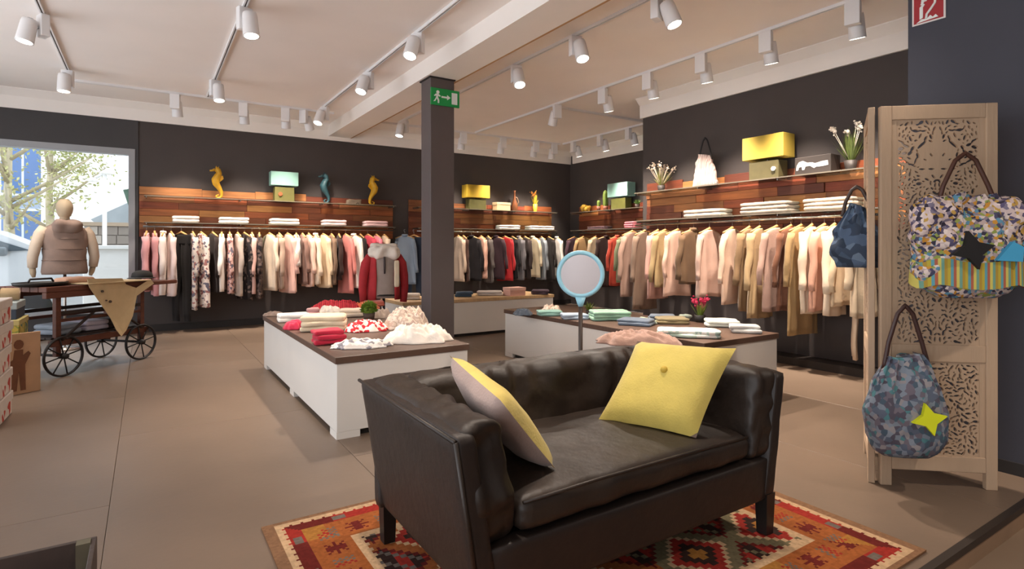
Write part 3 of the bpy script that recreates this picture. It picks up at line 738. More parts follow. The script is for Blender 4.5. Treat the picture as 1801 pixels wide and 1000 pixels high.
# ================================================================== CARVED SCREEN
M_teak = mat('#b59a7f', 0.75, 0.08, 6, 0.25, 60, stretch=(1, 1, 0.15), name='washed_carved_wood')
def fret(wd, ht, seed, motif):
    """openwork board: solid sheet with many small leaf-shaped holes, outlined by marching squares"""
    rnd = random.Random(seed)
    holes = []
    tries = 0
    half = wd / 2
    def ok(x, y, r):
        return all((x - a) ** 2 + (y - b) ** 2 > ((r + c) * 0.80) ** 2 for a, b, c, *_ in holes)
    if motif:   # lotus in a pointed frame near the top
        cy = ht - 0.22
        for sx in (1,):
            for (x, y, L, ww, an) in [(0.075, cy + 0.085, 0.030, 0.008, -0.75), (0.105, cy - 0.0, 0.022, 0.006, 1.9), (0.03, cy - 0.045, 0.016, 0.005, 0), (0.075, cy - 0.045, 0.016, 0.005, 0),
                                      (0.03, cy + 0.03, 0.012, 0.005, 0.9), (0.06, cy + 0.005, 0.010, 0.004, 0.5), (0.02, cy - 0.085, 0.014, 0.006, 0.9), (0.05, cy - 0.1, 0.014, 0.006, 0.4)]:
                holes.append((x, y, L, ww, an))
    while tries < 9000:
        tries += 1
        x = rnd.uniform(0.0, half - 0.012); y = rnd.uniform(0.012, ht - 0.012)
        if motif and abs(y - (ht - 0.22)) < 0.10 and x < 0.09: continue
        if x < 0.008: continue
        L = rnd.uniform(0.008, 0.017)
        if ok(x, y, L): 
            an = math.sin(y * 23) * 1.2 + math.cos(x * 40) * 1.3 + rnd.uniform(-.5, .5)
            holes.append((x, y, L, L * rnd.uniform(0.34, 0.55), an))
    nx, ny = int(wd / 0.005), int(ht / 0.005)
    X, Y = np.meshgrid(np.linspace(0, half, nx // 2 + 1), np.linspace(0, ht, ny + 1))
    D = np.full(X.shape, 1.0)
    for (a, b_, L, ww, an) in holes:
        dx, dy = X - a, Y - b_
        p = dx * math.cos(an) + dy * math.sin(an); q = -dx * math.sin(an) + dy * math.cos(an)
        D = np.minimum(D, (np.sqrt((p / L) ** 2 + (q / ww) ** 2) - 1) * ww)
    D[0, :] = np.maximum(D[0, :], .003); D[-1, :] = np.maximum(D[-1, :], .003); D[:, -1] = np.maximum(D[:, -1], .003)
    vs = []; fs = []; idx = {}
    def vid(key, p):
        if key not in idx: idx[key] = len(vs); vs.append(p)
        return idx[key]
    ny_, nx_ = D.shape
    for sgn in (1, -1):
        for j in range(ny_ - 1):
            for i in range(nx_ - 1):
                cs = [(j, i), (j, i + 1), (j + 1, i + 1), (j + 1, i)]
                vals = [D[c] for c in cs]
                if max(vals) <= 0: continue
                poly = []
                for k in range(4):
                    a, b_ = cs[k], cs[(k + 1) % 4]; va, vb = D[a], D[b_]
                    if va > 0:
                        key = (sgn if a[1] else 0, a); poly.append(vid(key, (sgn * X[a], 0, Y[a])))
                    if (va > 0) != (vb > 0):
                        t = va / (va - vb); e = (a, b_) if a < b_ else (b_, a)
                        poly.append(vid((sgn, e), (sgn * (X[a] + (X[b_] - X[a]) * t), 0, Y[a] + (Y[b_] - Y[a]) * t)))
                if len(poly) >= 3: fs.append(tuple(poly if sgn > 0 else reversed(poly)))
    m = MB(); m.add(vs, fs); return m
fret_hi = fret(0.40, 1.20, 3, True).mesh('fretwork', M_teak)
fret_lo = fret(0.40, 0.50, 8, False).mesh('fretwork', M_teak)
screen = thing('carved_screen', 'whitewashed carved wooden folding screen with openwork panels before the blue wall', 'folding screen', (3.275, 1.485, 0))
def panel(p0, p1, tag_):
    p0 = Vector((*p0, 0)); p1 = Vector((*p1, 0)); L = (p1 - p0).length; an = math.atan2(p1.y - p0.y, p1.x - p0.x)
    loc = Vector(p0) - screen.location
    def put(mb, nm, mm=M_teak):
        o = mb.build(nm, mm, screen); o.location = loc; o.rotation_euler = (0, 0, an); return o
    th = 0.016
    for x0, x1, nm in ((0, 0.055, 'stile'), (L - 0.055, L, 'stile')):
        put(MB().rbox(x0, x1, -th, th, 0, 2.0, 0.004, 2), nm)
    for z0, z1 in ((1.925, 2.0), (0.655, 0.745), (0.085, 0.165)):
        put(MB().rbox(0.055, L - 0.055, -th * 0.9, th * 0.9, z0, z1, 0.004, 2), 'cross_rail')
    for z0, z1, me in ((0.745, 1.925, fret_hi), (0.165, 0.655, fret_lo)):
        iw = L - 0.11
        # plain field border round the openwork
        put(MB().box(0.055, 0.083, -0.008, 0.008, z0, z1), 'field_border')
        put(MB().box(L - 0.083, L - 0.055, -0.008, 0.008, z0, z1), 'field_border')
        o = meshobj('fretwork', me, screen, loc + Vector((math.cos(an) * L / 2, math.sin(an) * L / 2, z0)), an)
        o.scale = ((iw - 0.056 + 0.004) / 0.40, 1, (z1 - z0) / (1.20 if me is fret_hi else 0.50))
        md = o.modifiers.new('thickness', 'SOLIDIFY'); md.thickness = 0.012; md.offset = 0
PA, PB = (3.275, 1.485), (3.70, 1.12)
panel(PA, PB, 'front')
panel((3.250, 1.512), (3.735, 1.765), 'back')

# ------------------------------------------------------------------ bags
def bag(name, label, loc, rz, wd, ht, dp, mat_body, handle_h, mat_handle, prof, parts=(), seed=0, rip=0.02):
    """soft sack: rings of a rounded outline from the base up"""
    t = thing(name, label, 'bag', loc, rz)
    rings = []; N = 44
    for j in range(22):
        q = j / 21
        wq = np.interp(q, prof[0], prof[1]) * wd / 2; dq = np.interp(q, prof[0], prof[2]) * dp / 2
        ring = []
        for i in range(N):
            a = 2 * PI * i / N
            x = wq * math.copysign(abs(math.cos(a)) ** 0.75, math.cos(a)); y = dq * math.copysign(abs(math.sin(a)) ** 0.8, math.sin(a))
            nn = noise.noise(Vector((x * 9 + seed, y * 9, q * 6 + seed)))
            fold = math.sin(a * 11 + 3 * nn + seed) * q ** 1.5 * rip
            x += nn * rip; y += (nn * rip + fold) * (1 if dq > 0.02 else 0.4)
            ring.append(Vector((x, y, q * ht + 0.02 * q * noise.noise(Vector((x * 7, y * 7, seed))) * 2)))
        rings.append(ring)
    MB().loops(rings).build('body', mat_body, t, True)
    for f in parts: f(t)
    if handle_h:
        hw = wd * 0.16
        top = ht - 0.03
        pts = [(-hw * 1.7, 0, top - 0.04), (-hw * 1.3, 0.0, top + handle_h * 0.35), (-hw * 0.6, 0.0, top + handle_h * 0.85), (0, 0.0, top + handle_h), (hw * 0.6, 0.0, top + handle_h * 0.85), (hw * 1.3, 0, top + handle_h * 0.35), (hw * 1.9, 0, top - 0.04)]
        sm = []
        for i in range(len(pts) - 1):
            for k in range(4):
                a, b_ = Vector(pts[i]), Vector(pts[i + 1]); sm.append(a.lerp(b_, k / 4))
        sm.append(Vector(pts[-1]))
        MB().tube(sm, 0.011, 8).build('handle', mat_handle, t, True)
    return t
def star(m, c, r, y0, y1, name='star', rot=0.0, n=5):
    def f(t):
        pts = []
        for i in range(2 * n):
            a = PI / 2 + rot + PI * i / n; rr = r if i % 2 == 0 else r * 0.46
            pts.append((c[0] + rr * math.cos(a), c[1] + rr * math.sin(a)))
        MB().prism(pts, y0, y1).build(name, m, t)
    return f
M_pw_blue = patmat('blue_patchwork', ['#5a6272', '#7f8894', '#4a5a68', '#6d6670', '#8f8a8c', '#4f7a80', '#54505c', '#78828e'], 'voronoi', 42)
M_pw_multi = patmat('multicolour_patchwork', ['#cfc0b8', '#4a4a62', '#b8a4a0', '#8f9a50', '#5f8fa8', '#d8c8c0', '#c08a3a', '#3f3a4a', '#8c7f88'], 'voronoi', 64)
M_stripes = patmat('bright_stripes', ['#b4a23e', '#5f9aa4', '#a8604a', '#c8bc62', '#6f9a88', '#a88a3a'], 'stripe', 14, axis=0)
M_denim = patmat('denim_patchwork', ['#3a4658', '#51627a', '#2f3a4a', '#66788c', '#445468'], 'voronoi', 22)
M_bleather = mat('#4a2a1e', 0.45, 0.1, 20, name='brown_leather_handle')
san = math.atan2(PB[1] - PA[1], PB[0] - PA[0])
sdir = Vector((math.cos(san), math.sin(san), 0)); snor = Vector((math.sin(san), -math.cos(san), 0))
if snor.dot(Vector((-1, -1, 0))) < 0: snor = -snor
def on_screen(u, v, off):
    a = ray(u, v); P0 = Vector((PA[0], PA[1], 0)) + snor * off
    t = P0.dot(snor) / a.dot(snor); p = a * t; p.z += CAMH; return p
p = on_screen(1592, 800, 0.13)
bag('patchwork_bag', 'blue patchwork shoulder bag with neon yellow star, lower on the screen', p, san, 0.375, 0.50, 0.18, M_pw_blue, 0.29, mat('#3a211c', 0.45),
    ((0, .06, .18, .45, .7, .9, 1), (.60, .82, .98, 1.0, .82, .58, .44), (.5, .8, 1, 1, .8, .5, .25)),
    (star(mat('#d8e01e', 0.6), (0.055, 0.215), 0.080, -0.115, -0.094, 'neon_star', 0.25, 4),), 3)
p = on_screen(1698, 522, 0.13)
def stripe_band(t):
    N = 28; rings = []
    for j in range(6):
        q = j / 5; z = 0.055 + 0.13 * q
        rings.append([Vector(((0.252 - 0.01 * q) * math.copysign(abs(math.cos(a)) ** 0.75, math.cos(a)) * (0.99), 0.122 * math.copysign(abs(math.sin(a)) ** 0.8, math.sin(a)), z + 0.012 * math.sin(a * 5))) for a in [2 * PI * i / N for i in range(N)]])
    MB().loops(rings, cap=False).build('striped_band', M_stripes, t, True)
def bluepatch(t):
    MB().prism([(0.06, 0.185), (0.17, 0.18), (0.175, 0.25), (0.13, 0.275)], -0.132, -0.108).build('blue_patch', mat('#3f9ac4', 0.7), t)
def ruffle(t):
    m = MB()
    for sx in (-1, 1):
        m.soft(sx * 0.15 - 0.10, sx * 0.15 + 0.10, -0.10, 0.06, 0.25, 0.50, 0.08, 12, 0.05, 14, 5 + sx)
    m.build('ruffled_rim', patmat('ruffle_print', ['#d8c4be', '#3a3442', '#cdb8b4', '#5c5470', '#e0d0c8', '#7d7486', '#c09a50'], 'voronoi', 60), t, True)
bag('patchwork_bag', 'large multicoloured bag with striped band and black star, upper on the screen', p, san, 0.49, 0.50, 0.22, M_pw_multi, 0.25, M_bleather,
    ((0, .06, .2, .5, .75, .9, 1), (.55, .8, .98, 1.0, .86, .7, .55), (.5, .8, 1, 1, .8, .5, .25)),
    (stripe_band, ruffle, star(mat('#141214', 0.6), (-0.045, 0.235), 0.095, -0.142, -0.116, 'black_star', 0.25, 4), bluepatch), 6, 0.03)
p = onz(1500, 470, 0) if False else ray(1507, 470) * 3.45 + Vector((0, 0, CAMH))
bag('patchwork_bag', 'blue denim patchwork bag hanging behind the left edge of the screen', p, -TH - 0.75, 0.29, 0.38, 0.15, M_denim, 0.14, mat('#3a2a22', 0.5),
    ((0, .06, .2, .5, .75, .9, 1), (.75, .9, 1, .9, .6, .4, .28), (.5, .8, 1, .9, .7, .5, .25)), (), 9)

# ================================================================== WALL UNITS (plank panel, glass shelves, rail)
PLK = ['#8a4526', '#7a3820', '#6b3420', '#94522c', '#5e2e1e', '#83502f', '#713a24', '#a0683a']
_plkm = [mat(c, 0.55, 0.28, 7, 0.2, 40, stretch=(0.35, 4, 4), name='reclaimed_plank') for c in PLK]
M_glass = glassmat('shelf_glass', '#cfd8d0', alpha=0.72)
M_edge = mat('#6f675a', 0.3, name='glass_edge')
M_chrome = mat('#a8a29c', 0.25, metal=0.9, name='steel_rail')
ZU, ZL, ZR = 2.015, 1.63, 1.565
def wall_unit(label, loc, rz, L, seed, topz=2.17, pale_top=()):
    rnd = random.Random(seed)
    t = thing('wall_shelf_unit', label, 'wall shelf', (loc[0], loc[1], 1.40), rz)
    z = 0.02
    row = 0
    while 1.40 + z < topz - 0.02:
        h = 0.105
        x = 0.0
        while x < L - 0.01:
            ln = rnd.uniform(0.45, 1.1)
            if L - (x + ln) < 0.25: ln = L - x
            th = rnd.uniform(0.022, 0.040)
            zz = z + h - 0.003
            last = 1.40 + z + h >= topz - 0.02
            if last: zz += rnd.choice((-0.02, 0.0, 0.015))
            k = rnd.randrange(len(_plkm))
            for a, b, kk in pale_top:
                if last and a <= x / L < b: k = kk
            MB().rbox(x + 0.0015, x + ln - 0.0015, -th, 0, z, zz, 0.0025, 1).build('plank', _plkm[k], t)
            x += ln
        z += h; row += 1
    for zs, x0 in ((ZU - 1.40, 0.06), (ZL - 1.40, 0.06)):
        n = max(2, round(L / 1.2)); seg = (L - 0.12) / n
        for i in range(n):
            s = MB().box(x0 + i * seg + 0.002, x0 + (i + 1) * seg - 0.002, -0.33, -0.05, zs - 0.010, zs).build('glass_shelf', M_glass, t)
            MB().box(x0 + i * seg + 0.002, x0 + (i + 1) * seg - 0.002, -0.335, -0.33, zs - 0.012, zs + 0.001).build('edge', M_edge, s)
        for i in range(n + 1):
            bx_ = min(max(x0 + i * seg, x0 + 0.03), L - 0.09)
            MB().box(bx_ - 0.006, bx_ + 0.006, -0.31, -0.035, zs - 0.032, zs - 0.0105).build('bracket', M_chrome, t)
    MB().tube([(0.05, -0.30, ZR - 1.40), (L - 0.05, -0.30, ZR - 1.40)], 0.0125, 10).build('hanging_rail', M_chrome, t, True)
    for i in range(3):
        bx_ = 0.2 + (L - 0.4) * i / 2
        MB().box(bx_ - 0.01, bx_ + 0.01, -0.30, -0.03, ZR - 1.40 - 0.004, ZR - 1.40 + 0.004).build('rail_bracket', M_chrome, t)
    return t
wall_unit('reclaimed plank shelf wall with glass shelves beside the shop window', (-0.09, YB, 0), 0, 3.94, 1, 2.17, ((0, 0.6, 7),))
wall_unit('reclaimed plank shelf wall with glass shelves behind the pillar', (4.16, YB, 0), 0, 3.35, 2, 2.12)
wall_unit('reclaimed plank shelf wall in the far right corner', (XR, 9.75, 0), -PI / 2, 3.4, 3, 2.12)
wall_unit('reclaimed plank shelf wall on the right wall behind the long rack', (XP, 5.80, 0), -PI / 2, 3.30, 4, 2.17)

# ================================================================== GARMENTS
M_hang = mat('#c89a5e', 0.5, 0.1, 10, name='beech_hanger')
_hang = {}
def hanger(parent, zneck, wd):
    k = round(wd, 2)
    if k not in _hang:
        a = MB().tube([(-wd * 0.95, 0, -0.055), (-wd * 0.5, 0, -0.028), (0, 0, 0.008), (wd * 0.5, 0, -0.028), (wd * 0.95, 0, -0.055)], [0.010, 0.013, 0.015, 0.013, 0.010], 8)
        b = MB().tube([(0, 0, 0.0), (0, 0, 0.068)] + [(0.016 * math.sin(t) - 0.0, 0, 0.090 - 0.022 * math.cos(t)) for t in (0.3, 0.9, 1.6, 2.3, 3.1, 3.9)], 0.0028, 6)
        _hang[k] = (a.mesh('hanger', M_hang, True), b.mesh('hook', M_chrome, True))
    h = meshobj('hanger', _hang[k][0], parent, (0, 0, zneck))
    meshobj('hook', _hang[k][1], h, (0, 0, 0))
def garment(kind, label, cat, name, m, pos, rz, L, wd, seed, group, m2=None):
    """hanging garment; origin at the hem, hanger axis along local x"""
    rnd = random.Random(seed)
    t = thing(name, label, cat, (pos[0], pos[1], pos[2]), rz, group)
    N = 28; nf = rnd.choice((5, 6, 7, 8)); ph = rnd.random() * 6; flare = rnd.uniform(1.0, 1.18)
    thick = rnd.uniform(0.030, 0.040)
    if kind == 'trousers':
        for sx in (-1, 1):
            rings = []
            for j in range(13):
                q = j / 12; z = L * (1 - q)
                a = 0.085 - 0.02 * q; b = 0.020 + 0.016 * math.sin(PI * min(1, q * 1.4))
                cx_ = sx * (0.078 + 0.03 * q)
                rings.append([Vector((cx_ + a * math.copysign(abs(math.cos(f)) ** 0.8, math.cos(f)), b * math.sin(f) * (1 + 0.3 * math.sin(4 * f + ph)) + 0.01 * math.sin(z * 9 + ph) * q, z)) for f in [2 * PI * i / 16 for i in range(16)]])
            MB().loops(rings).build('trouser_leg', m, t, True)
        MB().soft(-0.17, 0.17, -0.026, 0.026, L - 0.16, L + 0.002, 0.022, 8, 0.006, 12, seed).build('waist', m, t, True)
        hanger(t, L + 0.03, 0.17)
        return t
    NR = 18
    rings = []
    sway = rnd.uniform(-0.02, 0.02)
    for j in range(NR + 1):
        q = j / NR
        dz = L * q if j > 4 else (0.0, 0.012, 0.03, 0.055, 0.09)[j]
        if j > 4: dz = 0.09 + (L - 0.09) * ((j - 4) / (NR - 4))
        tq = dz / L
        if j == 0: a, b = 0.045, 0.030
        elif j <= 4: a = 0.055 + (wd - 0.055) * (0, 0.30, 0.62, 0.9, 1.0)[j]; b = 0.030 + (thick - 0.030) * j / 4
        else: a = wd * (1 - 0.10 * math.sin(PI * min(1, tq * 1.3)) + (flare - 1) * tq); b = thick * (1 + 0.35 * tq)
        ring = []
        for i in range(N):
            f = 2 * PI * i / N
            x = a * math.copysign(abs(math.cos(f)) ** 0.72, math.cos(f)); y = b * math.copysign(abs(math.sin(f)) ** 0.85, math.sin(f))
            y *= 1 + 0.42 * math.sin(nf * f + ph + 0.6 * math.sin(tq * 5)) * min(1, tq * 2)
            y += 0.010 * noise.noise(Vector((x * 8 + seed, dz * 5, seed))) + sway * tq
            zz = L - dz + (0.018 * math.sin(2 * f + ph) + 0.010 * noise.noise(Vector((f * 2, seed, 1)))) * (tq ** 4)
            ring.append(Vector((x, y, max(0.0, zz))))
        rings.append(ring)
    MB().loops(rings).build('body', m, t, True)
    if kind != 'sleeveless':
        SLn = min(L * 0.82, rnd.uniform(0.52, 0.62)) if kind != 'short' else 0.22
        for sx in (-1, 1):
            pts = []; rad = []
            fw = rnd.uniform(-0.03, 0.03)
            for j in range(9):
                q = j / 8
                pts.append((sx * (wd - 0.035 + 0.075 * math.sin(q * 1.5) + 0.008 * math.sin(q * 9 + seed)), fw * q + 0.006 * math.sin(q * 11 + ph), L - 0.065 - SLn * q))
                rad.append(0.046 - 0.013 * q + 0.004 * math.sin(q * 14 + ph))
            MB().tube(pts, rad, 12, flat=0.75).build('sleeve', m2 or m, t, True)
    if kind in ('shirt', 'jacket'):
        MB().lathe([(0.058, -0.012), (0.062, 0.02), (0.050, 0.034), (0.044, 0.02)], 16, (0, 0, L), 1, 0.7).build('collar', m2 or m, t, True)
    if kind == 'jacket':
        MB().box(-0.004, 0.004, -thick * 1.25, -thick * 0.9, 0.02, L - 0.06).build('placket', mat('#4a4038', 0.5), t)
    hanger(t, L + 0.012, wd)
    return t
_fm = {}
def fab(c, pat=None):
    k = (c, pat)
    if k not in _fm:
        if pat == 'floral': _fm[k] = patmat('floral_print', [c, c, '#6a6470', c, '#9a6a66', c], 'voronoi', 30)
        elif pat == 'dark': _fm[k] = patmat('dark_print', [c, '#2a2426', c, '#6a5a54'], 'voronoi', 26)
        elif pat == 'stripe': _fm[k] = patmat('striped_cotton', [c, '#e6ddd2'], 'stripe', 40, axis=2)
        else: _fm[k] = mat(c, 0.9, 0.06, 6, 0.2, 50, sheen=0.1, spec=0.2)
    return _fm[k]
CN = {'tunic': ('hanging_tunic', 'tunic'), 'blouse': ('hanging_blouse', 'blouse'), 'shirt': ('hanging_shirt', 'shirt'), 'jacket': ('hanging_jacket', 'jacket'), 'trousers': ('hanging_trousers', 'trousers'), 'dress': ('hanging_dress', 'dress'), 'sleeveless': ('hanging_singlet', 'top'), 'cardigan': ('hanging_cardigan', 'cardigan'), 'coat': ('hanging_coat', 'coat')}
def rack(lst, plane, val, where, group, yaw0, seed0):
    for i, g in enumerate(lst):
        u, vh, c, desc, kind = g[:5]; pat = g[5] if len(g) > 5 else None; yaw = g[6] if len(g) > 6 else None
        rnd = random.Random(seed0 + i)
        p = onY(u, 420, val) if plane == 'Y' else onX(u, 420, val)
        ph_ = onY(u, vh, val - 0.1) if plane == 'Y' else onX(u, vh, val - 0.1)
        ztop = 1.470 if kind != 'trousers' else 1.452
        zh = max(0.06, ph_.z); L = max(0.35, ztop - zh)
        nm, cat = CN[kind]
        k2 = {'tunic': 'x', 'blouse': 'x', 'dress': 'x', 'cardigan': 'x', 'coat': 'jacket'}.get(kind, kind)
        y_ = yaw if yaw is not None else rnd.uniform(-0.15, 0.15)
        garment(k2, '%s, %s garment from the left on %s' % (desc, ORD[i], where), cat, nm, fab(c, pat), (p.x, p.y, ztop - L), yaw0 + y_, L, rnd.uniform(0.185, 0.215), seed0 + i, group)
rack([
 (258, 512, '#d9a0a2', 'rose pink blouse', 'blouse'), (272, 520, '#c98f8f', 'dusty pink tunic', 'tunic'), (287, 518, '#eadbd2', 'white shirt', 'shirt'), (301, 520, '#e6cfc8', 'pale blush tunic', 'tunic'),
 (319, 566, '#1c1817', 'long black trousers', 'trousers', None, 0.7), (339, 545, '#c9bdb4', 'grey floral tunic', 'tunic', 'floral'), (354, 540, '#e8d8cc', 'cream floral dress', 'dress', 'floral', 0.3),
 (374, 515, '#2a201e', 'dark brown cardigan', 'cardigan', None, 0.3), (390, 512, '#eee2d8', 'white blouse', 'blouse'), (404, 516, '#e2b8b0', 'pink and white tunic', 'tunic', 'floral'),
 (418, 520, '#b8a89c', 'grey beige cardigan', 'cardigan'), (430, 527, '#2c2624', 'black patterned tunic', 'tunic', 'dark', 0.3), (443, 516, '#d2a89c', 'salmon beige blouse', 'blouse'),
 (456, 524, '#4a3c36', 'brown patterned tunic', 'tunic', 'dark'), (474, 511, '#e4cfb8', 'long cream tunic', 'tunic', None, 0.35), (491, 508, '#b09684', 'tan tunic', 'tunic'),
 (506, 515, '#e0b4a6', 'pale pink tunic', 'tunic', None, 0.35), (521, 470, '#eadfd6', 'short white top', 'blouse'), (532, 500, '#8a6a5e', 'brown tunic', 'tunic'), (543, 504, '#dcb6a4', 'peach tunic', 'tunic'),
 (555, 500, '#e6d2ba', 'cream shirt', 'shirt'), (569, 506, '#dcc4a4', 'beige cardigan', 'cardigan', None, 0.3), (583, 500, '#7a6250', 'brown blouse', 'blouse'),
 (596, 492, '#3a2824', 'dark plum top', 'blouse'), (608, 516, '#d08078', 'salmon pink tunic', 'tunic', None, 0.25), (622, 506, '#e8dcd2', 'white jacket', 'jacket', None, 0.35), (634, 508, '#241c1c', 'black cardigan', 'cardigan'),
 (647, 524, '#b8404e', 'raspberry cardigan', 'cardigan', None, 0.35), (662, 505, '#d87a88', 'rose pink top', 'blouse'), (676, 505, '#cbb49c', 'sand beige top', 'blouse')],
 'Y', YB - 0.30, 'the rack beside the window', 'clothes on the rack beside the window', PI / 2, 100)
rack([
 (712, 500, '#7f8c9c', 'light denim shirt', 'shirt', None, 0.9), (728, 524, '#2f3846', 'dark blue jeans', 'trousers', None, 0.9),
 (806, 495, '#c8b09a', 'beige top', 'blouse'), (815, 495, '#4a342c', 'dark brown top', 'blouse'), (829, 494, '#201c1e', 'black jacket', 'jacket', None, 0.6), (846, 490, '#d0a08c', 'peach top', 'blouse'),
 (858, 497, '#5c5450', 'grey top', 'blouse'), (872, 492, '#3c2a30', 'plum jacket', 'jacket', None, 0.5), (888, 494, '#b0282c', 'bright red cardigan', 'cardigan', None, 0.4), (901, 490, '#221e20', 'black blouse', 'blouse'),
 (912, 492, '#6a6668', 'slate grey shirt', 'shirt'), (923, 490, '#3a302e', 'charcoal brown top', 'blouse'), (936, 488, '#d6c6a8', 'cream jacket', 'jacket', None, 0.4), (952, 492, '#8a9096', 'blue grey cardigan', 'cardigan'),
 (965, 495, '#2c2624', 'black tunic', 'tunic'), (979, 490, '#e0dad2', 'white shirt', 'shirt')],
 'Y', YB - 0.30, 'the rack behind the pillar', 'clothes on the rack behind the pillar', PI / 2, 200)
rack([
 (1010, 500, '#4a343c', 'plum cardigan', 'cardigan'), (1026, 500, '#b89468', 'camel cardigan', 'cardigan'), (1048, 502, '#dcc2a0', 'cream blouse', 'blouse'), (1066, 505, '#382824', 'dark brown jacket', 'jacket'), (1086, 503, '#c8503e', 'coral red jacket', 'jacket'), (1100, 497, '#8a9070', 'sage green top', 'blouse')],
 'X', XR - 0.30, 'the corner rack behind the round mirror', 'clothes on the far right corner rack', 0.0, 300)
rack([
 (1112, 522, '#a88878', 'mauve taupe tunic', 'tunic'), (1134, 545, '#806a5a', 'long brown dress', 'dress'), (1157, 526, '#c89a8c', 'dusky pink blouse', 'blouse'), (1170, 505, '#a89068', 'khaki top', 'blouse'),
 (1192, 522, '#e0b8a2', 'pale pink blouse', 'blouse'), (1220, 500, '#6e5640', 'olive brown jacket', 'jacket'), (1248, 524, '#c8a898', 'mauve beige tunic', 'tunic'), (1288, 536, '#e2bfa6', 'blush pink blouse', 'blouse'),
 (1318, 548, '#8a6e50', 'brown khaki cardigan', 'cardigan'), (1336, 560, '#b89c74', 'khaki beige tunic', 'tunic'), (1366, 548, '#b69484', 'dusty mauve tunic', 'tunic'), (1391, 548, '#7d5440', 'chestnut brown top', 'blouse'),
 (1409, 590, '#a88a60', 'long khaki dress', 'dress'), (1428, 552, '#e4cdb2', 'cream blouse', 'blouse'), (1450, 548, '#cf9c84', 'peach pink top', 'blouse'), (1468, 556, '#e6d0b6', 'ivory cardigan', 'cardigan'), (1488, 540, '#d6bc9a', 'sand beige shirt', 'shirt'), (1504, 632, '#cdb69c', 'long pale linen trousers', 'trousers', None, 0.5), (1520, 560, '#e0c8a8', 'cream linen jacket', 'jacket')],
 'X', XP - 0.30, 'the long right wall rack', 'clothes on the long right wall rack', 0.0, 400)

# ================================================================== FOLDED STACKS ON THE LOWER SHELVES
def shelf_fold(label, c, u0, u1, h, plane, val, z, seed, dp=0.24, grp=None):
    if plane == 'Y': a, b = onY(u0, 400, val), onY(u1, 400, val); rz = 0
    else: a, b = onX(u0, 400, val), onX(u1, 400, val); rz = -PI / 2
    ctr = (a + b) / 2; L = (b - a).length
    t = thing('folded_sweater', label, 'top', (ctr.x, ctr.y, z + 0.002), rz, grp)
    n = 2 if h < 0.12 else 3
    for k in range(n):
        MB().soft(-L / 2, L / 2, -dp / 2, dp / 2, h * k / n + 0.0005, h * (k + 1) / n + 0.004, h / n * 0.49, 10, 0.012, 9, seed + k, fn=lambda q: (q.x, q.y, max(q.z, 0.0005))).build('fold', fab(c), t, True)
G = 'folded tops on the lower glass shelves'
for i, (u0, u1, c, d) in enumerate([(303, 350, '#e2d6cc', 'white'), (385, 436, '#e8e0d6', 'bright white'), (474, 524, '#ded4c6', 'ivory'), (566, 607, '#e0c4be', 'pale pink'), (640, 679, '#dcb6b4', 'rose pink')]):
    shelf_fold('%s folded tops, %s stack from the left on the shelf beside the window' % (d, ORD[i]), c, u0, u1, 0.095, 'Y', YB - 0.20, ZL, 20 + i, 0.24, G)
for i, (u0, u1, c, d) in enumerate([(876, 910, '#e4dcd4', 'white'), (928, 970, '#e6e0da', 'bright white')]):
    shelf_fold('%s folded tops, %s stack on the shelf behind the pillar' % (d, ('left', 'right')[i]), c, u0, u1, 0.085, 'Y', YB - 0.20, ZL, 30 + i, 0.24, G)
for i, (u0, u1, c, d) in enumerate([(1213, 1278, '#bfb1a2', 'white'), (1313, 1396, '#a89b8d', 'pale grey'), (1424, 1510, '#c4b29e', 'cream')]):
    shelf_fold('%s folded tops, %s stack from the left on the right wall shelf' % (d, ORD[i]), c, u0, u1, (0.09, 0.125, 0.12)[i], 'X', XP - 0.20, ZL, 40 + i, 0.26, G)
shelf_fold('rose pink folded top on the far right corner shelf', '#d07a84', 1105, 1121, 0.12, 'X', XR - 0.20, ZL, 50, 0.24, G)
shelf_fold('plum folded top on the far right corner shelf', '#5a4448', 1040, 1070, 0.06, 'X', XR - 0.20, ZL, 51, 0.24, G)

# ================================================================== DECORATION ON THE UPPER SHELVES
ZS = ZU + 0.002
def box_lamp(label, u0, u1, vtop, vsh, plane, val, shade, base, knob=None, bu=None):
    if plane == 'Y': f = onY; rz = 0
    else: f = onX; rz = -PI / 2
    a, b = f(u0, vtop, val), f(u1, vtop, val)
    mid = f((u0 + u1) / 2, vtop, val); msh = f((u0 + u1) / 2, vsh, val)
    L = (b - a).length; H = mid.z - msh.z
    t = thing('box_lamp', label, 'lamp', (mid.x, mid.y, ZS), rz)
    dp = min(0.22, L * 0.45)
    hb = msh.z - ZS - 0.025
    bw = L * 0.72
    MB().rbox(-bw / 2, bw / 2, -dp * 0.4, dp * 0.4, 0, hb, 0.006, 1).build('lamp_base', mat(base, 0.6, 0.1, 12), t)
    MB().tube([(0, 0, hb), (0, 0, hb + 0.03)], 0.012, 10).build('neck', M_chrome, t, True)
    o = MB().rbox(-L / 2, L / 2, -dp / 2, dp / 2, msh.z - ZS, mid.z - ZS, 0.004, 1).build('lamp_shade', mat(shade, 0.7, 0.03, 6), t)
    if knob:
        pr = [(knob[1] * math.cos(2 * PI * i / 14), knob[1] * math.sin(2 * PI * i / 14)) for i in range(14)]
        MB().prism([(knob[2] * bw + x, hb * 0.5 + y) for x, y in pr], -dp * 0.4 - 0.02, -dp * 0.4).build('knob', mat(knob[0], 0.5), t)
    return t
box_lamp('table lamp with mint rectangular shade on the shelf beside the window', 475, 523, 303, 327, 'Y', YB - 0.16, '#7fa79c', '#5a5626', ('#c8502e', 0.03, -0.22))
box_lamp('table lamp with yellow rectangular shade on the shelf behind the pillar', 817, 857, 326, 348, 'Y', YB - 0.16, '#b8982a', '#4e4a22')
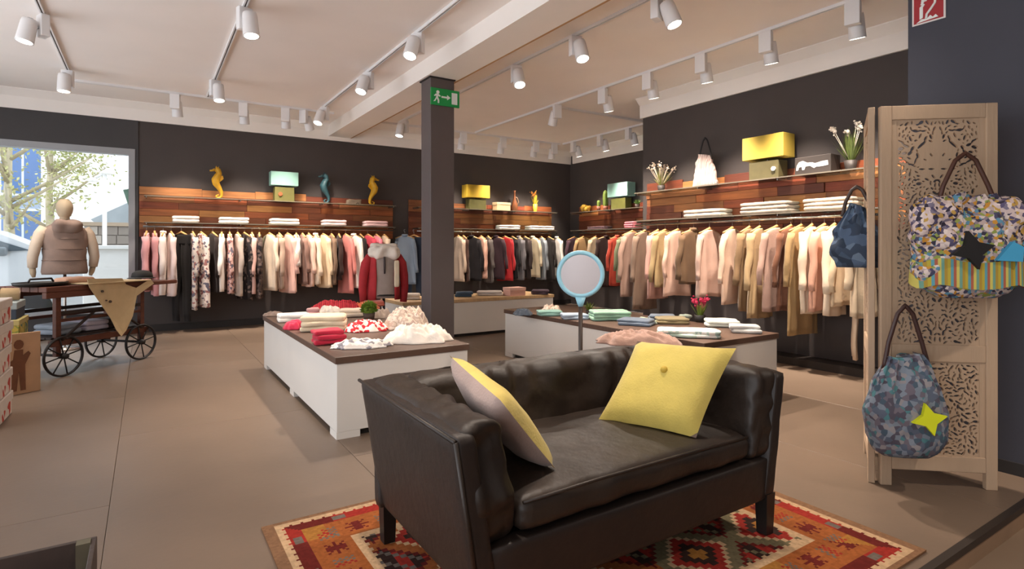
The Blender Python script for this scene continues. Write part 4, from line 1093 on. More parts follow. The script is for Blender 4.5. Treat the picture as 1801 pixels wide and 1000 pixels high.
box_lamp('table lamp with mint rectangular shade on the far right corner shelf', 1075, 1110, 322, 346, 'X', XR - 0.17, '#86aea4', '#5c5c28')
box_lamp('table lamp with yellow rectangular shade on the right wall shelf', 1315, 1386, 240, 280, 'X', XP - 0.18, '#b0963a', '#4e472a', ('#e6e0d8', 0.024, 0.36))
def seahorse(label, u, vtop, c, flip=1, plane='Y', val=YB - 0.16, s=None):
    p = onY(u, vtop, val); H = p.z - ZS
    t = thing('seahorse_figure', label, 'figurine', (p.x, p.y, ZS))
    m = mat(c, 0.55, 0.15, 20, 0.3, 60)
    k = H / 0.46
    P = [(0.0, 0.06), (0.035, 0.045), (0.03, 0.015), (-0.01, 0.012), (-0.035, 0.045), (-0.03, 0.10), (0.0, 0.16), (0.035, 0.215), (0.045, 0.27), (0.02, 0.325), (-0.005, 0.36), (0.01, 0.405), (0.045, 0.42)]
    rr = [0.012, 0.015, 0.019, 0.023, 0.028, 0.038, 0.052, 0.072, 0.078, 0.066, 0.054, 0.060, 0.052]
    pts = []; rad = []
    for i in range(len(P) - 1):
        for q in (0, 0.5):
            pts.append((flip * (P[i][0] * (1 - q) + P[i + 1][0] * q) * k, 0, (P[i][1] * (1 - q) + P[i + 1][1] * q) * k)); rad.append((rr[i] * (1 - q) + rr[i + 1] * q) * k)
    pts.append((flip * P[-1][0] * k, 0, P[-1][1] * k)); rad.append(rr[-1] * 0.7 * k)
    MB().tube(pts, rad, 12, flat=0.65).build('body', m, t, True)
    MB().tube([(flip * 0.05 * k, 0, 0.415 * k), (flip * 0.085 * k, 0, 0.40 * k), (flip * 0.115 * k, 0, 0.395 * k)], [0.022 * k, 0.014 * k, 0.012 * k], 10).build('snout', m, t, True)
    MB().prism([(flip * a * k, b * k) for a, b in [(-0.01, 0.24), (-0.06, 0.29), (-0.05, 0.33), (-0.01, 0.34)]], -0.006, 0.006).build('fin', m, t)
    MB().prism([(flip * a * k, b * k) for a, b in [(0.0, 0.42), (0.0, 0.465), (0.02, 0.445), (0.035, 0.47), (0.045, 0.44)]], -0.008, 0.008).build('crest', m, t)
    MB().rbox(-0.05, 0.05, -0.035, 0.035, 0, 0.016, 0.003, 1).build('stand', mat('#2a201a', 0.6), t)
    return t
seahorse('mustard yellow seahorse figure, leftmost on the shelf beside the window', 385, 293, '#c8961e', -1)
seahorse('mustard yellow seahorse figure, right end of the shelf beside the window', 654, 309, '#d2a01e', 1)
seahorse('small teal seahorse figure between mint lamp and yellow seahorse', 574, 304, '#25474e', -1)
p = onY(622, 350, YB - 0.16)
t = thing('driftwood_block', 'grey weathered wood block left of the right yellow seahorse', 'ornament', (p.x, p.y, ZS))
MB().soft(-0.12, 0.12, -0.05, 0.05, 0, 0.085, 0.012, 8, 0.012, 14, 3).build('block', mat('#6a5a4a', 0.8, 0.2, 12), t, True)
MB().tube([(0.02, -0.052, 0.0), (0.05, -0.075, 0.03), (0.085, -0.05, 0.0)], 0.006, 6).build('rope_loop', mat('#3a2e26', 0.8), t, True)
# shelf behind the pillar
p = onY(882, 372, YB - 0.17)
t = thing('cream_box', 'small cream box right of the yellow lamp behind the pillar', 'box', (p.x, p.y, ZS))
MB().rbox(-0.16, 0.16, -0.09, 0.09, 0, 0.13, 0.004, 1).build('box_base', mat('#cfae84', 0.7, 0.05, 6), t)
MB().rbox(-0.165, 0.165, -0.095, 0.095, 0.115, 0.165, 0.004, 1).build('lid', mat('#d6b88e', 0.7), t)
p = onY(905, 350, YB - 0.16)
t = thing('brown_vase', 'slender brown vase between cream box and yellow feather vase', 'vase', (p.x, p.y, ZS))
MB().lathe([(0.045, 0), (0.06, 0.02), (0.07, 0.10), (0.045, 0.2), (0.022, 0.28), (0.02, 0.40), (0.030, 0.43), (0.022, 0.43)], 20).build('vessel', mat('#7a4a2c', 0.4, 0.2, 12), t, True)
MB().tube([(0.06, 0, 0.12), (0.10, 0, 0.2), (0.07, 0, 0.28), (0.02, 0, 0.3)], 0.009, 8).build('handle', mat('#a88a70', 0.5), t, True)
p = onY(941, 350, YB - 0.16)
plant('yellow and green leaf spray in a vase at the right end behind the pillar', (p.x, p.y, ZS), 0.44, '#c8a02a', '#b8a42a', '#c07a2a', 26, 0.45, 0.05, 0.17, 5, 'leaf_vase', 0.018, 0.03, seed=9)
# far right corner
p = onX(1030, 350, XR - 0.17)
t = thing('yellow_shell', 'yellow lumpy ornament at the left end of the corner shelf', 'ornament', (p.x, p.y, ZS))
m = MB(); rnd = random.Random(2)
for i in range(9):
    a = i * 0.7; m.ball((0.10 * math.cos(a) * (0.4 + 0.07 * i), 0.05 * math.sin(a), 0.07 + 0.02 * (i % 3)), 0.07 - 0.004 * i)
m.build('body', mat('#c99a34', 0.6, 0.15, 14), t, True)
MB().lathe([(0.06, 0), (0.06, 0.02), (0.03, 0.03)], 16).build('stand', mat('#8a6a2a', 0.6), t, True)
def cactus(label, u, plane_val, h, r):
    p = onX(u, 350, plane_val); t = thing('cactus', label, 'plant', (p.x, p.y, ZS))
    MB().lathe([(r * 0.9, 0), (r * 1.25, 0.09), (r * 1.1, 0.09), (r, 0.08)], 16).build('pot', mat('#7a4632', 0.7), t, True)
    rings = []
    for j in range(10):
        q = j / 9; rr = r * math.sqrt(max(0.02, 1 - max(0, (q - 0.75) / 0.25) ** 2)) * (0.85 + 0.15 * math.sin(q * 3))
        rings.append([Vector((rr * (1 + 0.12 * math.cos(8 * a)) * math.cos(a), rr * (1 + 0.12 * math.cos(8 * a)) * math.sin(a), 0.075 + q * (h - 0.075))) for a in [2 * PI * i / 32 for i in range(32)]])
    MB().loops(rings).build('stem', mat('#5c6e22', 0.7, 0.12, 14), t, True)
cactus('tall green cactus left of the mint lamp on the corner shelf', 1065, XR - 0.16, 0.42, 0.05)
cactus('small green cactus at the foot of the tall cactus', 1053, XR - 0.22, 0.22, 0.035)
p = onX(1121, 350, XR - 0.17)
plant('low green leafy plant right of the mint lamp on the corner shelf', (p.x, p.y, ZS), 0.2, '#3a2a22', '#4c6a1e', None, 50, 1.0, 0.05, 0.07, seed=12, lw=0.02)
p = onX(1128, 350, XR - 0.17)
# right wall shelf
p = onX(1163, 300, XP - 0.18)
plant('white flowering plant at the left end of the right wall shelf', (p.x, p.y, ZS), 0.40, '#2a221e', '#7a7a3e', '#dcc8b4', 36, 1.1, 0.055, 0.08, 20, seed=21, flr=0.013)
p = onX(1496, 260, XP - 0.18)
plant('tall green plant with white blossoms at the right end of the right wall shelf', (p.x, p.y, ZS), 0.46, '#2a221e', '#55622a', '#e4d8c8', 60, 0.65, 0.06, 0.10, 7, seed=22, flr=0.018)
p = onX(1240, 310, XP - 0.18)
bag('white_tote_bag', 'white and pink gathered tote bag with black handles on the right wall shelf', (p.x, p.y, ZS), -PI / 2, 0.34, 0.40, 0.16, patmat('white_pink_stripe', ['#b8a49c', '#a88e88', '#bcaea6', '#987f7a', '#b8a69e'], 'stripe', 26, axis=0), 0.24, mat('#161314', 0.5),
    ((0, .1, .4, .7, 1), (.95, 1, .86, .7, .46), (.8, 1, .9, .7, .4)), (), 12, 0.015)
p = onX(1437, 290, XP - 0.17)
t = thing('logo_box', 'dark box with white animal emblem on the right wall shelf', 'box', (p.x, p.y, ZS), -PI / 2)
MB().rbox(-0.19, 0.19, -0.09, 0.09, 0, 0.185, 0.004, 1).build('box_body', mat('#2e2622', 0.6, 0.1, 8), t)
MB().prism([(-0.17, 0.05), (-0.165, 0.10), (-0.14, 0.135), (-0.10, 0.145), (-0.05, 0.12), (0.0, 0.118), (0.03, 0.105), (0.10, 0.118), (0.16, 0.122), (0.165, 0.075), (0.10, 0.068), (0.04, 0.07), (0.02, 0.058), (-0.02, 0.085), (-0.07, 0.085), (-0.085, 0.05), (-0.105, 0.05), (-0.11, 0.085), (-0.14, 0.082), (-0.15, 0.05)], -0.094, -0.0895).build('emblem', mat('#e8e4de', 0.5), t)

# ================================================================== ANTIQUE CART
wl, wr = onz(112, 662), onz(248, 632)
cart_mid = (wl + wr) / 2; cart_an = math.atan2(wr.y - wl.y, wr.x - wl.x); hb_ = (wr - wl).length / 2
M_cw = mat('#5a2e1c', 0.6, 0.2, 10, 0.2, 40, stretch=(0.4, 3, 3), name='old_red_wood')
M_cd = mat('#2a1c16', 0.65, 0.15, 10, name='dark_old_wood')
M_iron = mat('#1f1918', 0.6, name='dark_iron')
cart = thing('antique_cart', 'antique wooden pushcart with four iron spoked wheels before the window', 'cart', cart_mid, cart_an)
CZ = 0.88; CW = 0.55
def wheel(cx, cy):
    r = 0.20
    rim = MB().loops([[Vector((cx + (r - 0.011 + 0.011 * math.cos(b)) * math.cos(a), cy + 0.016 * math.sin(b), r + (r - 0.011 + 0.011 * math.cos(b)) * math.sin(a))) for b in [2 * PI * i / 8 for i in range(8)]] for a in [2 * PI * j / 36 for j in range(37)]], cap=False)
    w = rim.build('wheel', M_iron, cart, True)
    for k in range(8):
        a = 2 * PI * k / 8 + 0.2
        MB().tube([(cx + 0.02 * math.cos(a), cy, r + 0.02 * math.sin(a)), (cx + (r - 0.012) * math.cos(a), cy, r + (r - 0.012) * math.sin(a))], 0.0065, 6).build('spoke', M_iron, w, True)
    MB().tube([(cx, cy - 0.035, r), (cx, cy + 0.035, r)], 0.028, 12).build('hub', M_iron, w, True)
for cx in (-hb_, hb_):
    for cy in (0.0, CW): wheel(cx, cy)
    MB().tube([(cx, 0.0, 0.20), (cx, CW, 0.20)], 0.013, 8).build('axle', M_iron, cart, True)
for sx in (-1, 1):
    for cy in (0.04, CW - 0.04):
        MB().rbox(sx * 0.47 - 0.025, sx * 0.47 + 0.025, cy - 0.025, cy + 0.025, 0.20, CZ - 0.05, 0.004, 1).build('post', M_cw, cart)
for cy in (0.03, CW - 0.03):
    MB().rbox(-0.55, 0.55, cy - 0.02, cy + 0.02, 0.30, 0.36, 0.004, 1).build('side_beam', M_cw, cart)
    MB().rbox(-0.47, 0.47, cy - 0.012, cy + 0.012, 0.60, 0.635, 0.003, 1).build('side_rail', M_cd, cart)
    MB().rbox(-0.47, 0.47, cy - 0.012, cy + 0.012, 0.53, 0.56, 0.003, 1).build('side_rail', M_cw, cart)
for i in range(6):
    y0 = 0.045 + i * (CW - 0.09) / 6
    MB().rbox(-0.52, 0.52, y0 + 0.002, y0 + (CW - 0.09) / 6 - 0.002, 0.365, 0.385, 0.003, 1).build('bottom_board', M_cd, cart)
for i in range(6):
    y0 = -0.03 + i * (CW + 0.06) / 6
    MB().rbox(-0.62, 0.56, y0 + 0.0015, y0 + (CW + 0.06) / 6 - 0.0015, CZ - 0.05, CZ, 0.004, 1).build('deck_board', M_cw, cart)
for cy in (0.0, CW):
    MB().rbox(-0.62, 0.56, cy - 0.028, cy + 0.028, CZ - 0.11, CZ - 0.051, 0.004, 1).build('deck_beam', M_cw, cart)
    MB().rbox(0.56, 0.95, cy - 0.022 + 0.03, cy + 0.022 + (0.03 if cy == 0 else -0.03), CZ - 0.055, CZ - 0.01, 0.006, 1).build('handle', M_cw, cart)
MB().tube([(0.90, 0.02, CZ - 0.03), (0.90, CW - 0.02, CZ - 0.03)], 0.017, 10).build('handle_bar', M_cw, cart, True)
for s in (-1, 1):
    MB().tube([(s * 0.45, 0.0, 0.36), (s * 0.12, 0.0, 0.60)], 0.014, 8).build('brace', M_cd, cart, True)
def cl(x, y, z):  # cart coordinates -> room
    return Vector((cart_mid.x + x * math.cos(cart_an) - y * math.sin(cart_an), cart_mid.y + x * math.sin(cart_an) + y * math.cos(cart_an), z))
def cart_px(u, v, y):  # where a sight line meets the plane y of the cart
    n = Vector((-math.sin(cart_an), math.cos(cart_an), 0)); P0 = cl(0, y, 0)
    a = ray(u, v); t = P0.dot(n) / a.dot(n); q = a * t; q.z += CAMH
    d = q - cart_mid
    return (d.x * math.cos(cart_an) + d.y * math.sin(cart_an), q.z)
# cream hide draped over the near side
outl = [cart_px(u, v, -0.05) for u, v in [(150, 490), (215, 489), (222, 500), (240, 506), (262, 490), (268, 498), (240, 520), (232, 555), (222, 580), (211, 591), (203, 580), (195, 560), (170, 525), (155, 505)]]
hide = thing('cream_hide', 'cream animal hide draped over the side of the antique cart', 'hide', cl(0.1, -0.05, CZ), cart_an)
m = MB(); off = 0.1
front = [(x - off, -0.012 + 0.012 * math.sin(z * 14 + x * 9), z - CZ) for x, z in outl]
m.add(front + [(x, y + 0.006, z) for x, y, z in front], [tuple(range(14)), tuple(range(27, 13, -1))] + [(i, 14 + i, 14 + (i + 1) % 14, (i + 1) % 14) for i in range(14)])
m.build('hanging_flap', mat('#c4ac84', 0.85, 0.06, 10), hide)
x0h, x1h = outl[0][0] - off, outl[4][0] - off
MB().soft(x0h, x1h, -0.03, 0.32, 0.002, 0.018, 0.008, 10, 0.006, 12, 4).build('top_flap', mat('#c4ac84', 0.85, 0.06, 10), hide, True)
for (u, v, r_) in ((178, 512, 0.012), (192, 530, 0.014), (185, 528, 0.008)):
    x, z = cart_px(u, v, -0.06)
    MB().prism([(x - off + r_ * math.cos(i * .785), z - CZ + r_ * math.sin(i * .785)) for i in range(8)], -0.032, -0.018).build('dark_spot', mat('#4a3c30', 0.8), hide)
# things on the cart
def on_cart(u, y): 
    x, z = cart_px(u, 480, y); return cl(x, y, CZ + 0.001), x
p, _x = on_cart(250, 0.25)
t = thing('flat_hat', 'black cap lying on the right end of the antique cart', 'cap', p + Vector((0, 0, 0.018)), cart_an)
MB().lathe([(0.105, 0), (0.11, 0.02), (0.10, 0.06), (0.06, 0.085), (0.01, 0.092)], 24).build('crown', mat('#17130f', 0.7), t, True)
MB().lathe([(0.10, 0.0), (0.15, 0.0), (0.155, 0.006), (0.10, 0.012)], 24, (-0.06, -0.05, 0), 1, 0.8).build('visor', mat('#1a1614', 0.5), t, True)
p, _x = on_cart(72, 0.2)
t = thing('black_tray', 'black iron tray on the left end of the antique cart', 'tray', p, cart_an)
MB().lathe([(0.16, 0), (0.2, 0.012), (0.21, 0.04), (0.20, 0.04), (0.19, 0.018), (0.02, 0.014)], 30, sx=1.15, sy=0.8).build('pan', mat('#1a1614', 0.5), t, True)
MB().tube([(-0.12, 0, 0.038), (-0.10, 0, 0.07), (0.10, 0, 0.07), (0.12, 0, 0.038)], 0.010, 8).build('grip', M_iron, t, True)
p, _x = on_cart(132, 0.22)
o = tag(MB().soft(-0.17, 0.17, -0.1, 0.1, 0.001, 0.07, 0.035, 12, 0.03, 12, 6).build('folded_scarf', fabric('#c49a80'), None, True, p, cart_an), 'peach folded scarf on the antique cart below the mannequin', 'scarf')
p = cl(-0.1, 0.26, 0.386)
for i, (x, c, d) in enumerate(((-0.28, '#8f98a4', 'blue grey'), (0.02, '#c4bccc', 'pale lilac'), (0.26, '#3a2e2a', 'dark brown'))):
    q = cl(x, 0.27, 0.387)
    t = thing('folded_blanket', '%s folded blanket on the lower boards of the antique cart' % d, 'blanket', q, cart_an)
    for k in range(2):
        MB().soft(-0.13, 0.13, -0.16, 0.16, 0.05 * k + 0.001, 0.05 * k + 0.053, 0.024, 10, 0.012, 10, 60 + i * 3 + k).build('fold', fabric(c), t, True)

# ================================================================== MANNEQUINS
def ringtorso(spec, N=28, seed=0, amp=0.006):
    rings = []
    for z, a, b, oy in spec:
        rings.append([Vector((a * math.copysign(abs(math.cos(f)) ** 0.85, math.cos(f)), oy + b * math.copysign(abs(math.sin(f)) ** 0.9, math.sin(f)), z)) + Vector((math.cos(f), math.sin(f), 0)) * amp * noise.noise(Vector((math.cos(f) * 3 + seed, math.sin(f) * 3, z * 9))) for f in [2 * PI * i / N for i in range(N)]])
    return MB().loops(rings)
mq = onY(114, 440, 8.9)
man = thing('window_mannequin', 'mannequin in a grey brown quilted vest and cream sleeves facing the window', 'mannequin', (mq.x, mq.y, 0), 0.35)
M_skinm = mat('#b8a488', 0.7, 0.05, 8, name='mannequin_linen')
M_vest = mat('#8a7468', 0.8, 0.08, 8, 0.2, 30, name='vest_grey_brown')
M_slv = mat('#d8c4ae', 0.85, 0.06, 8, 0.3, 40, name='cream_sleeve')
MB().lathe([(0.17, 0), (0.17, 0.015), (0.03, 0.03), (0.02, 0.05)], 26).build('base', M_chrome, man, True)
MB().tube([(0, 0, 0.04), (0, 0, 0.95)], 0.017, 12).build('pole', M_chrome, man, True)
ringtorso([(0.93, 0.225, 0.145, 0), (0.96, 0.235, 0.15, 0), (1.05, 0.225, 0.145, 0), (1.15, 0.215, 0.14, 0), (1.22, 0.225, 0.148, 0), (1.25, 0.22, 0.142, 0), (1.34, 0.24, 0.15, 0), (1.37, 0.235, 0.145, 0), (1.45, 0.235, 0.135, 0), (1.50, 0.20, 0.12, 0), (1.54, 0.14, 0.10, 0), (1.565, 0.085, 0.085, 0)], seed=2).build('vest', M_vest, man, True)
MB().soft(-0.15, 0.15, -0.17, 0.02, 1.42, 1.60, 0.08, 14, 0.025, 9, 3).build('hood', M_vest, man, True)
for z in (1.10, 1.235, 1.36):
    MB().loops([[Vector(((0.222 + 0.008 * math.cos(b)) * math.cos(a), (0.146 + 0.008 * math.cos(b)) * math.sin(a), z + 0.006 * math.sin(b))) for b in [2 * PI * i / 6 for i in range(6)]] for a in [2 * PI * j / 30 for j in range(31)]], cap=False).build('quilt_seam', mat('#6a564c', 0.8), man, True)
for s in (-1, 1):
    MB().tube([(s * 0.20, 0, 1.49), (s * 0.245, -0.01, 1.42), (s * 0.285, -0.01, 1.28), (s * 0.31, 0.01, 1.14), (s * 0.305, 0.04, 1.02)], [0.060, 0.064, 0.060, 0.055, 0.048], 14).build('sleeve', M_slv, man, True)
    MB().tube([(s * 0.305, 0.045, 1.02), (s * 0.295, 0.06, 0.95), (s * 0.285, 0.07, 0.90)], [0.034, 0.032, 0.018], 10).build('hand', M_skinm, man, True)
MB().tube([(0, 0, 1.55), (0, 0.01, 1.66)], [0.055, 0.05], 14).build('neck', M_skinm, man, True)
MB().loops([[Vector((r_ * 0.85 * math.cos(f), 0.012 + r_ * math.sin(f) * 1.08, z)) for f in [2 * PI * i / 20 for i in range(20)]] for z, r_ in ((1.625, 0.045), (1.645, 0.07), (1.69, 0.092), (1.74, 0.101), (1.79, 0.096), (1.83, 0.075), (1.855, 0.04))]).build('head', M_skinm, man, True)
# bust in a red cardigan
rp = onY(675, 480, 6.95)
man2 = thing('dress_form', 'headless dress form in grey top and red cardigan behind the left table', 'mannequin', (rp.x, rp.y, 0), -0.15)
MB().lathe([(0.16, 0), (0.16, 0.015), (0.03, 0.03), (0.02, 0.05)], 26).build('base', M_black, man2, True)
MB().tube([(0, 0, 0.04), (0, 0, 0.64)], 0.017, 12).build('pole', M_black, man2, True)
ringtorso([(0.62, 0.17, 0.11, 0), (0.66, 0.185, 0.125, 0), (0.78, 0.16, 0.115, 0), (0.90, 0.16, 0.115, 0), (1.02, 0.18, 0.125, 0), (1.12, 0.18, 0.115, 0), (1.18, 0.14, 0.09, 0), (1.22, 0.07, 0.065, 0), (1.27, 0.06, 0.06, 0)], seed=5).build('grey_top', fabric('#9c9088'), man2, True)
M_redc = mat('#a82a30', 0.85, 0.1, 12, 0.3, 60, name='red_wool')
for s in (-1, 1):
    rings = []
    for z, a, b in ((0.60, 0.21, 0.14), (0.75, 0.205, 0.145), (0.90, 0.195, 0.14), (1.03, 0.20, 0.14), (1.12, 0.195, 0.125), (1.19, 0.15, 0.10)):
        fr = [s * (PI / 2) - PI / 2 * 0, ]
        a0, a1 = (-0.30 * PI, 0.5 * PI)
        loop = []
        for i in range(13):
            f = a0 + (a1 - a0) * i / 12
            loop.append(Vector((s * a * math.cos(f) if True else 0, b * math.sin(f), z)))
        for i in range(12, -1, -1):
            f = a0 + (a1 - a0) * i / 12
            loop.append(Vector((s * (a - 0.014) * math.cos(f), (b - 0.014) * math.sin(f), z)))
        rings.append(loop)
    MB().loops(rings).build('cardigan_front', M_redc, man2, True)
    MB().tube([(s * 0.17, 0, 1.15), (s * 0.225, -0.01, 1.05), (s * 0.255, -0.01, 0.90), (s * 0.265, 0, 0.74), (s * 0.25, 0.0, 0.56)], [0.055, 0.062, 0.056, 0.05, 0.044], 12).build('sleeve', M_redc, man2, True)
MB().soft(-0.19, 0.19, -0.14, 0.12, 1.10, 1.30, 0.09, 18, 0.05, 11, 8).build('white_scarf', fabric('#e2d8cc'), man2, True)
MB().tube([(-0.02, -0.14, 1.14), (-0.02, -0.148, 1.03), (-0.018, -0.135, 0.93)], [0.012, 0.014, 0.008], 8).build('pendant_cord', mat('#3a3030', 0.6), man2, True)
MB().soft(0.10, 0.165, -0.165, -0.125, 0.76, 1.10, 0.018, 10, 0.01, 10, 9).build('scarf_end', fabric('#d8c8ac'), man2, True)
MB().loops([[Vector(((0.178 + 0.01 * math.cos(b)) * math.cos(a), (0.12 + 0.01 * math.cos(b)) * math.sin(a), 0.66 + 0.014 * math.sin(b))) for b in [2 * PI * i / 8 for i in range(8)]] for a in [2 * PI * j / 30 for j in range(31)]], cap=False).build('belt', M_black, man2, True)

# ================================================================== LEFT EDGE: BOX STACK, CRATE, PICTURE BOARD
M_redprint = patmat('red_white_box_print', ['#d8ccc0', '#d2c4b8', '#b8493c', '#dccfc4', '#cbbcb0'], 'voronoi', 16)
bp = onz(40, 735)
for i in range(5):
    h = 0.172
    t = thing('printed_box', 'white cardboard box with red print, %s from the floor in the left stack' % ORD[i], 'box', (bp.x - 0.40, bp.y - 0.02 + 0.01 * (i % 2), i * 0.176 + 0.0005), 0.02 * ((i * 7) % 3 - 1), 'stack of printed boxes at the left edge')
    MB().rbox(-0.33, 0.30, -0.25, 0.25, 0, h * 0.72, 0.004, 1).build('box_base', M_redprint, t)
    MB().rbox(-0.338, 0.308, -0.258, 0.258, h * 0.62, h, 0.005, 1).build('lid', mat('#d6cabf', 0.7, 0.05, 8), t)
    MB().prism([(0.10, 0.02), (0.27, 0.03), (0.25, 0.09), (0.13, 0.10)], -0.262, -0.249).build('red_print', mat('#b44a3a', 0.7), t)
sp = onz(58, 690)
M_poster = patmat('yellow_green_print', ['#b8a24a', '#8a8c46', '#c4b060', '#5f7a6a', '#b0984a'], 'noise', 7)
def crate(name, label, loc, rz, w_, d_, h_, m, m2):
    t = thing(name, label, 'crate', loc, rz)
    for i in range(3):
        z0, z1 = h_ * i / 3 + 0.002, h_ * (i + 1) / 3 - 0.004
        for y in (-d_ / 2, d_ / 2 - 0.014): MB().rbox(-w_ / 2, w_ / 2, y, y + 0.014, z0, z1, 0.002, 1).build('slat', m, t)
        for xx in (-w_ / 2, w_ / 2 - 0.014): MB().rbox(xx, xx + 0.014, -d_ / 2 + 0.014, d_ / 2 - 0.014, z0, z1, 0.002, 1).build('slat', m, t)
    for xx in (-w_ / 2 + 0.014, w_ / 2 - 0.05):
        for y in (-d_ / 2 + 0.014, d_ / 2 - 0.05): MB().box(xx, xx + 0.036, y, y + 0.036, 0, h_).build('corner_post', m2, t)
    MB().box(-w_ / 2 + 0.014, w_ / 2 - 0.014, -d_ / 2 + 0.014, d_ / 2 - 0.014, 0.004, 0.018).build('bottom', m2, t)
    return t
cx_, cy_ = sp.x - 0.40, sp.y + 0.28
cr = thing('poster_box', 'tall box with yellow green printed front beside the antique cart', 'box', (cx_ - 0.0, cy_, 0), 0)
MB().rbox(-0.32, 0.30, -0.22, 0.22, 0, 0.60, 0.005, 1).build('box_body', M_poster, cr)
MB().rbox(-0.325, 0.305, -0.225, 0.225, 0.58, 0.63, 0.005, 1).build('lid', mat('#b4a468', 0.7), cr)
t = thing('navy_box', 'grey and navy box on top of the yellow green box', 'box', (cx_, cy_, 0.6305))
MB().rbox(-0.30, 0.28, -0.2, 0.2, 0, 0.09, 0.004, 1).build('box_base', mat('#2e3a48', 0.6), t)
MB().rbox(-0.305, 0.285, -0.205, 0.205, 0.088, 0.15, 0.005, 1).build('lid', mat('#9aa2a0', 0.6), t)
t = thing('fabric_roll', 'cream fabric roll lying on the navy box', 'fabric roll', (cx_ + 0.0, cy_, 0.7815))
MB().tube([(-0.31, 0, 0.058), (-0.1, 0, 0.06), (0.1, 0, 0.06), (0.27, 0, 0.058)], [0.054, 0.058, 0.058, 0.054], 16).build('roll', fabric('#b8a07c'), t, True)
for x in (-0.18, 0.14):
    MB().tube([(x - 0.008, 0, 0.06), (x + 0.008, 0, 0.06)], 0.0605, 18).build('tie', mat('#2a2422', 0.7), t, True)
t = thing('picture_board', 'standing picture board with a painted brown figure beside the box stack', 'picture', (sp.x - 0.10, sp.y, 0), 0.55)
MB().rbox(-0.16, 0.16, -0.012, 0.012, 0, 0.52, 0.003, 1).build('board', mat('#b08a68', 0.7, 0.12, 6), t)
fig = MB().prism([(-0.05, 0.03), (-0.015, 0.03), (0.0, 0.2), (0.015, 0.03), (0.05, 0.03), (0.045, 0.25), (0.085, 0.34), (0.07, 0.36), (0.03, 0.33), (0.03, 0.38), (-0.03, 0.38), (-0.04, 0.30), (-0.10, 0.26), (-0.09, 0.24), (-0.045, 0.24)], -0.017, -0.0115)
fig.prism([(0.035 * math.cos(i * 0.628), 0.425 + 0.042 * math.sin(i * 0.628)) for i in range(10)], -0.017, -0.0115)
fig.build('painted_figure', mat('#6a3f24', 0.7, 0.2, 12), t)
MB().prism([(-0.15, 0.36), (-0.06, 0.36), (-0.06, 0.50), (-0.15, 0.50)], -0.0155, -0.0115).build('painted_sky', mat('#c4ae86', 0.7, 0.1, 8), t)
# crate at the lower left corner
M_dk = mat('#3a2e28', 0.65, 0.2, 8, 0.2, 40, name='dark_crate_wood')
M_dk2 = mat('#56503f', 0.7, 0.15, 8, name='olive_crate_post')
crate('wooden_crate', 'dark wooden crate of pink clothes at the lower left corner', (-0.56, 1.86, 0), 0, 0.86, 0.70, 0.35, M_dk, M_dk2)
for i, (c, d, x) in enumerate((('#c89088', 'pink', -0.18), ('#d8b4a4', 'peach', 0.16))):
    t = thing('folded_sweater', '%s folded top lying in the dark wooden crate' % d, 'top', (-0.56 + x, 1.86, 0.0185))
    for k in range(3): MB().soft(-0.15, 0.15, -0.24, 0.24, k * 0.07 + 0.001, k * 0.07 + 0.074, 0.03, 10, 0.015, 9, 80 + i * 4 + k).build('fold', fabric(c), t, True)

# ================================================================== SIGNS
a = onY(758, 170, 5.90); b_ = onY(808, 170, 5.90)
zt = onY(760, 153, 5.90).z; zb = onY(760, 183, 5.90).z
es = thing('exit_sign', 'green and white emergency exit sign near the top of the pillar', 'sign', (a.x, 5.905, zb))
SWd, SHt = b_.x - a.x, zt - zb
M_grn = mat('#14964a', 0.5); M_sw = mat('#e8ece8', 0.5)
MB().rbox(0, SWd, -0.006, 0.012, 0, SHt, 0.002, 1).build('plate', M_grn, es)
MB().box(SWd * 0.72, SWd * 0.92, -0.009, -0.0055, SHt * 0.16, SHt * 0.84).build('door_symbol', M_sw, es)
MB().prism([(SWd * a_, SHt * b2) for a_, b2 in [(0.36, 0.46), (0.56, 0.46), (0.56, 0.36), (0.68, 0.52), (0.56, 0.66), (0.56, 0.56), (0.36, 0.56)]], -0.009, -0.0055).build('arrow', M_sw, es)
rm = MB().prism([(SWd * a_, SHt * b2) for a_, b2 in [(0.08, 0.18), (0.15, 0.22), (0.19, 0.38), (0.23, 0.28), (0.23, 0.12), (0.28, 0.12), (0.28, 0.32), (0.24, 0.46), (0.25, 0.54), (0.31, 0.50), (0.33, 0.56), (0.25, 0.66), (0.17, 0.66), (0.10, 0.54), (0.13, 0.50), (0.18, 0.56), (0.17, 0.44), (0.12, 0.28)]], -0.009, -0.0055)
rm.prism([(SWd * 0.235 + 0.02 * math.cos(i * 0.628), SHt * 0.76 + 0.02 * math.sin(i * 0.628)) for i in range(10)], -0.009, -0.0055)
rm.build('running_figure', M_sw, es)
s0, s1 = onX(1605, 48, XPIL), onX(1664, 33, XPIL)
SWd = s0.y - s1.y; SHt = SWd * 1.05
fs_ = thing('fire_hose_sign', 'red and white fire hose sign at the top of the blue wall', 'sign', (XPIL - 0.001, s0.y, s0.z), -PI / 2)
MB().rbox(0, SWd, -0.006, 0.0, 0, SHt, 0.0015, 1).build('plate', mat('#e4dcd8', 0.5), fs_)
MB().box(SWd * 0.06, SWd * 0.94, -0.008, -0.0055, SHt * 0.05, SHt * 0.95).build('red_field', mat('#a4242a', 0.5), fs_)
def pb(pts, nm): MB().prism([(SWd * x, SHt * y) for x, y in pts], -0.0105, -0.0078).build(nm, M_sw, fs_)
pb([(0.24, 0.16), (0.34, 0.20), (0.34, 0.54), (0.40, 0.62), (0.36, 0.66), (0.24, 0.56)], 'ladder_symbol')
pb([(0.14, 0.06), (0.80, 0.10), (0.72, 0.20), (0.64, 0.14), (0.56, 0.22), (0.46, 0.13), (0.30, 0.16)], 'flame_symbol')
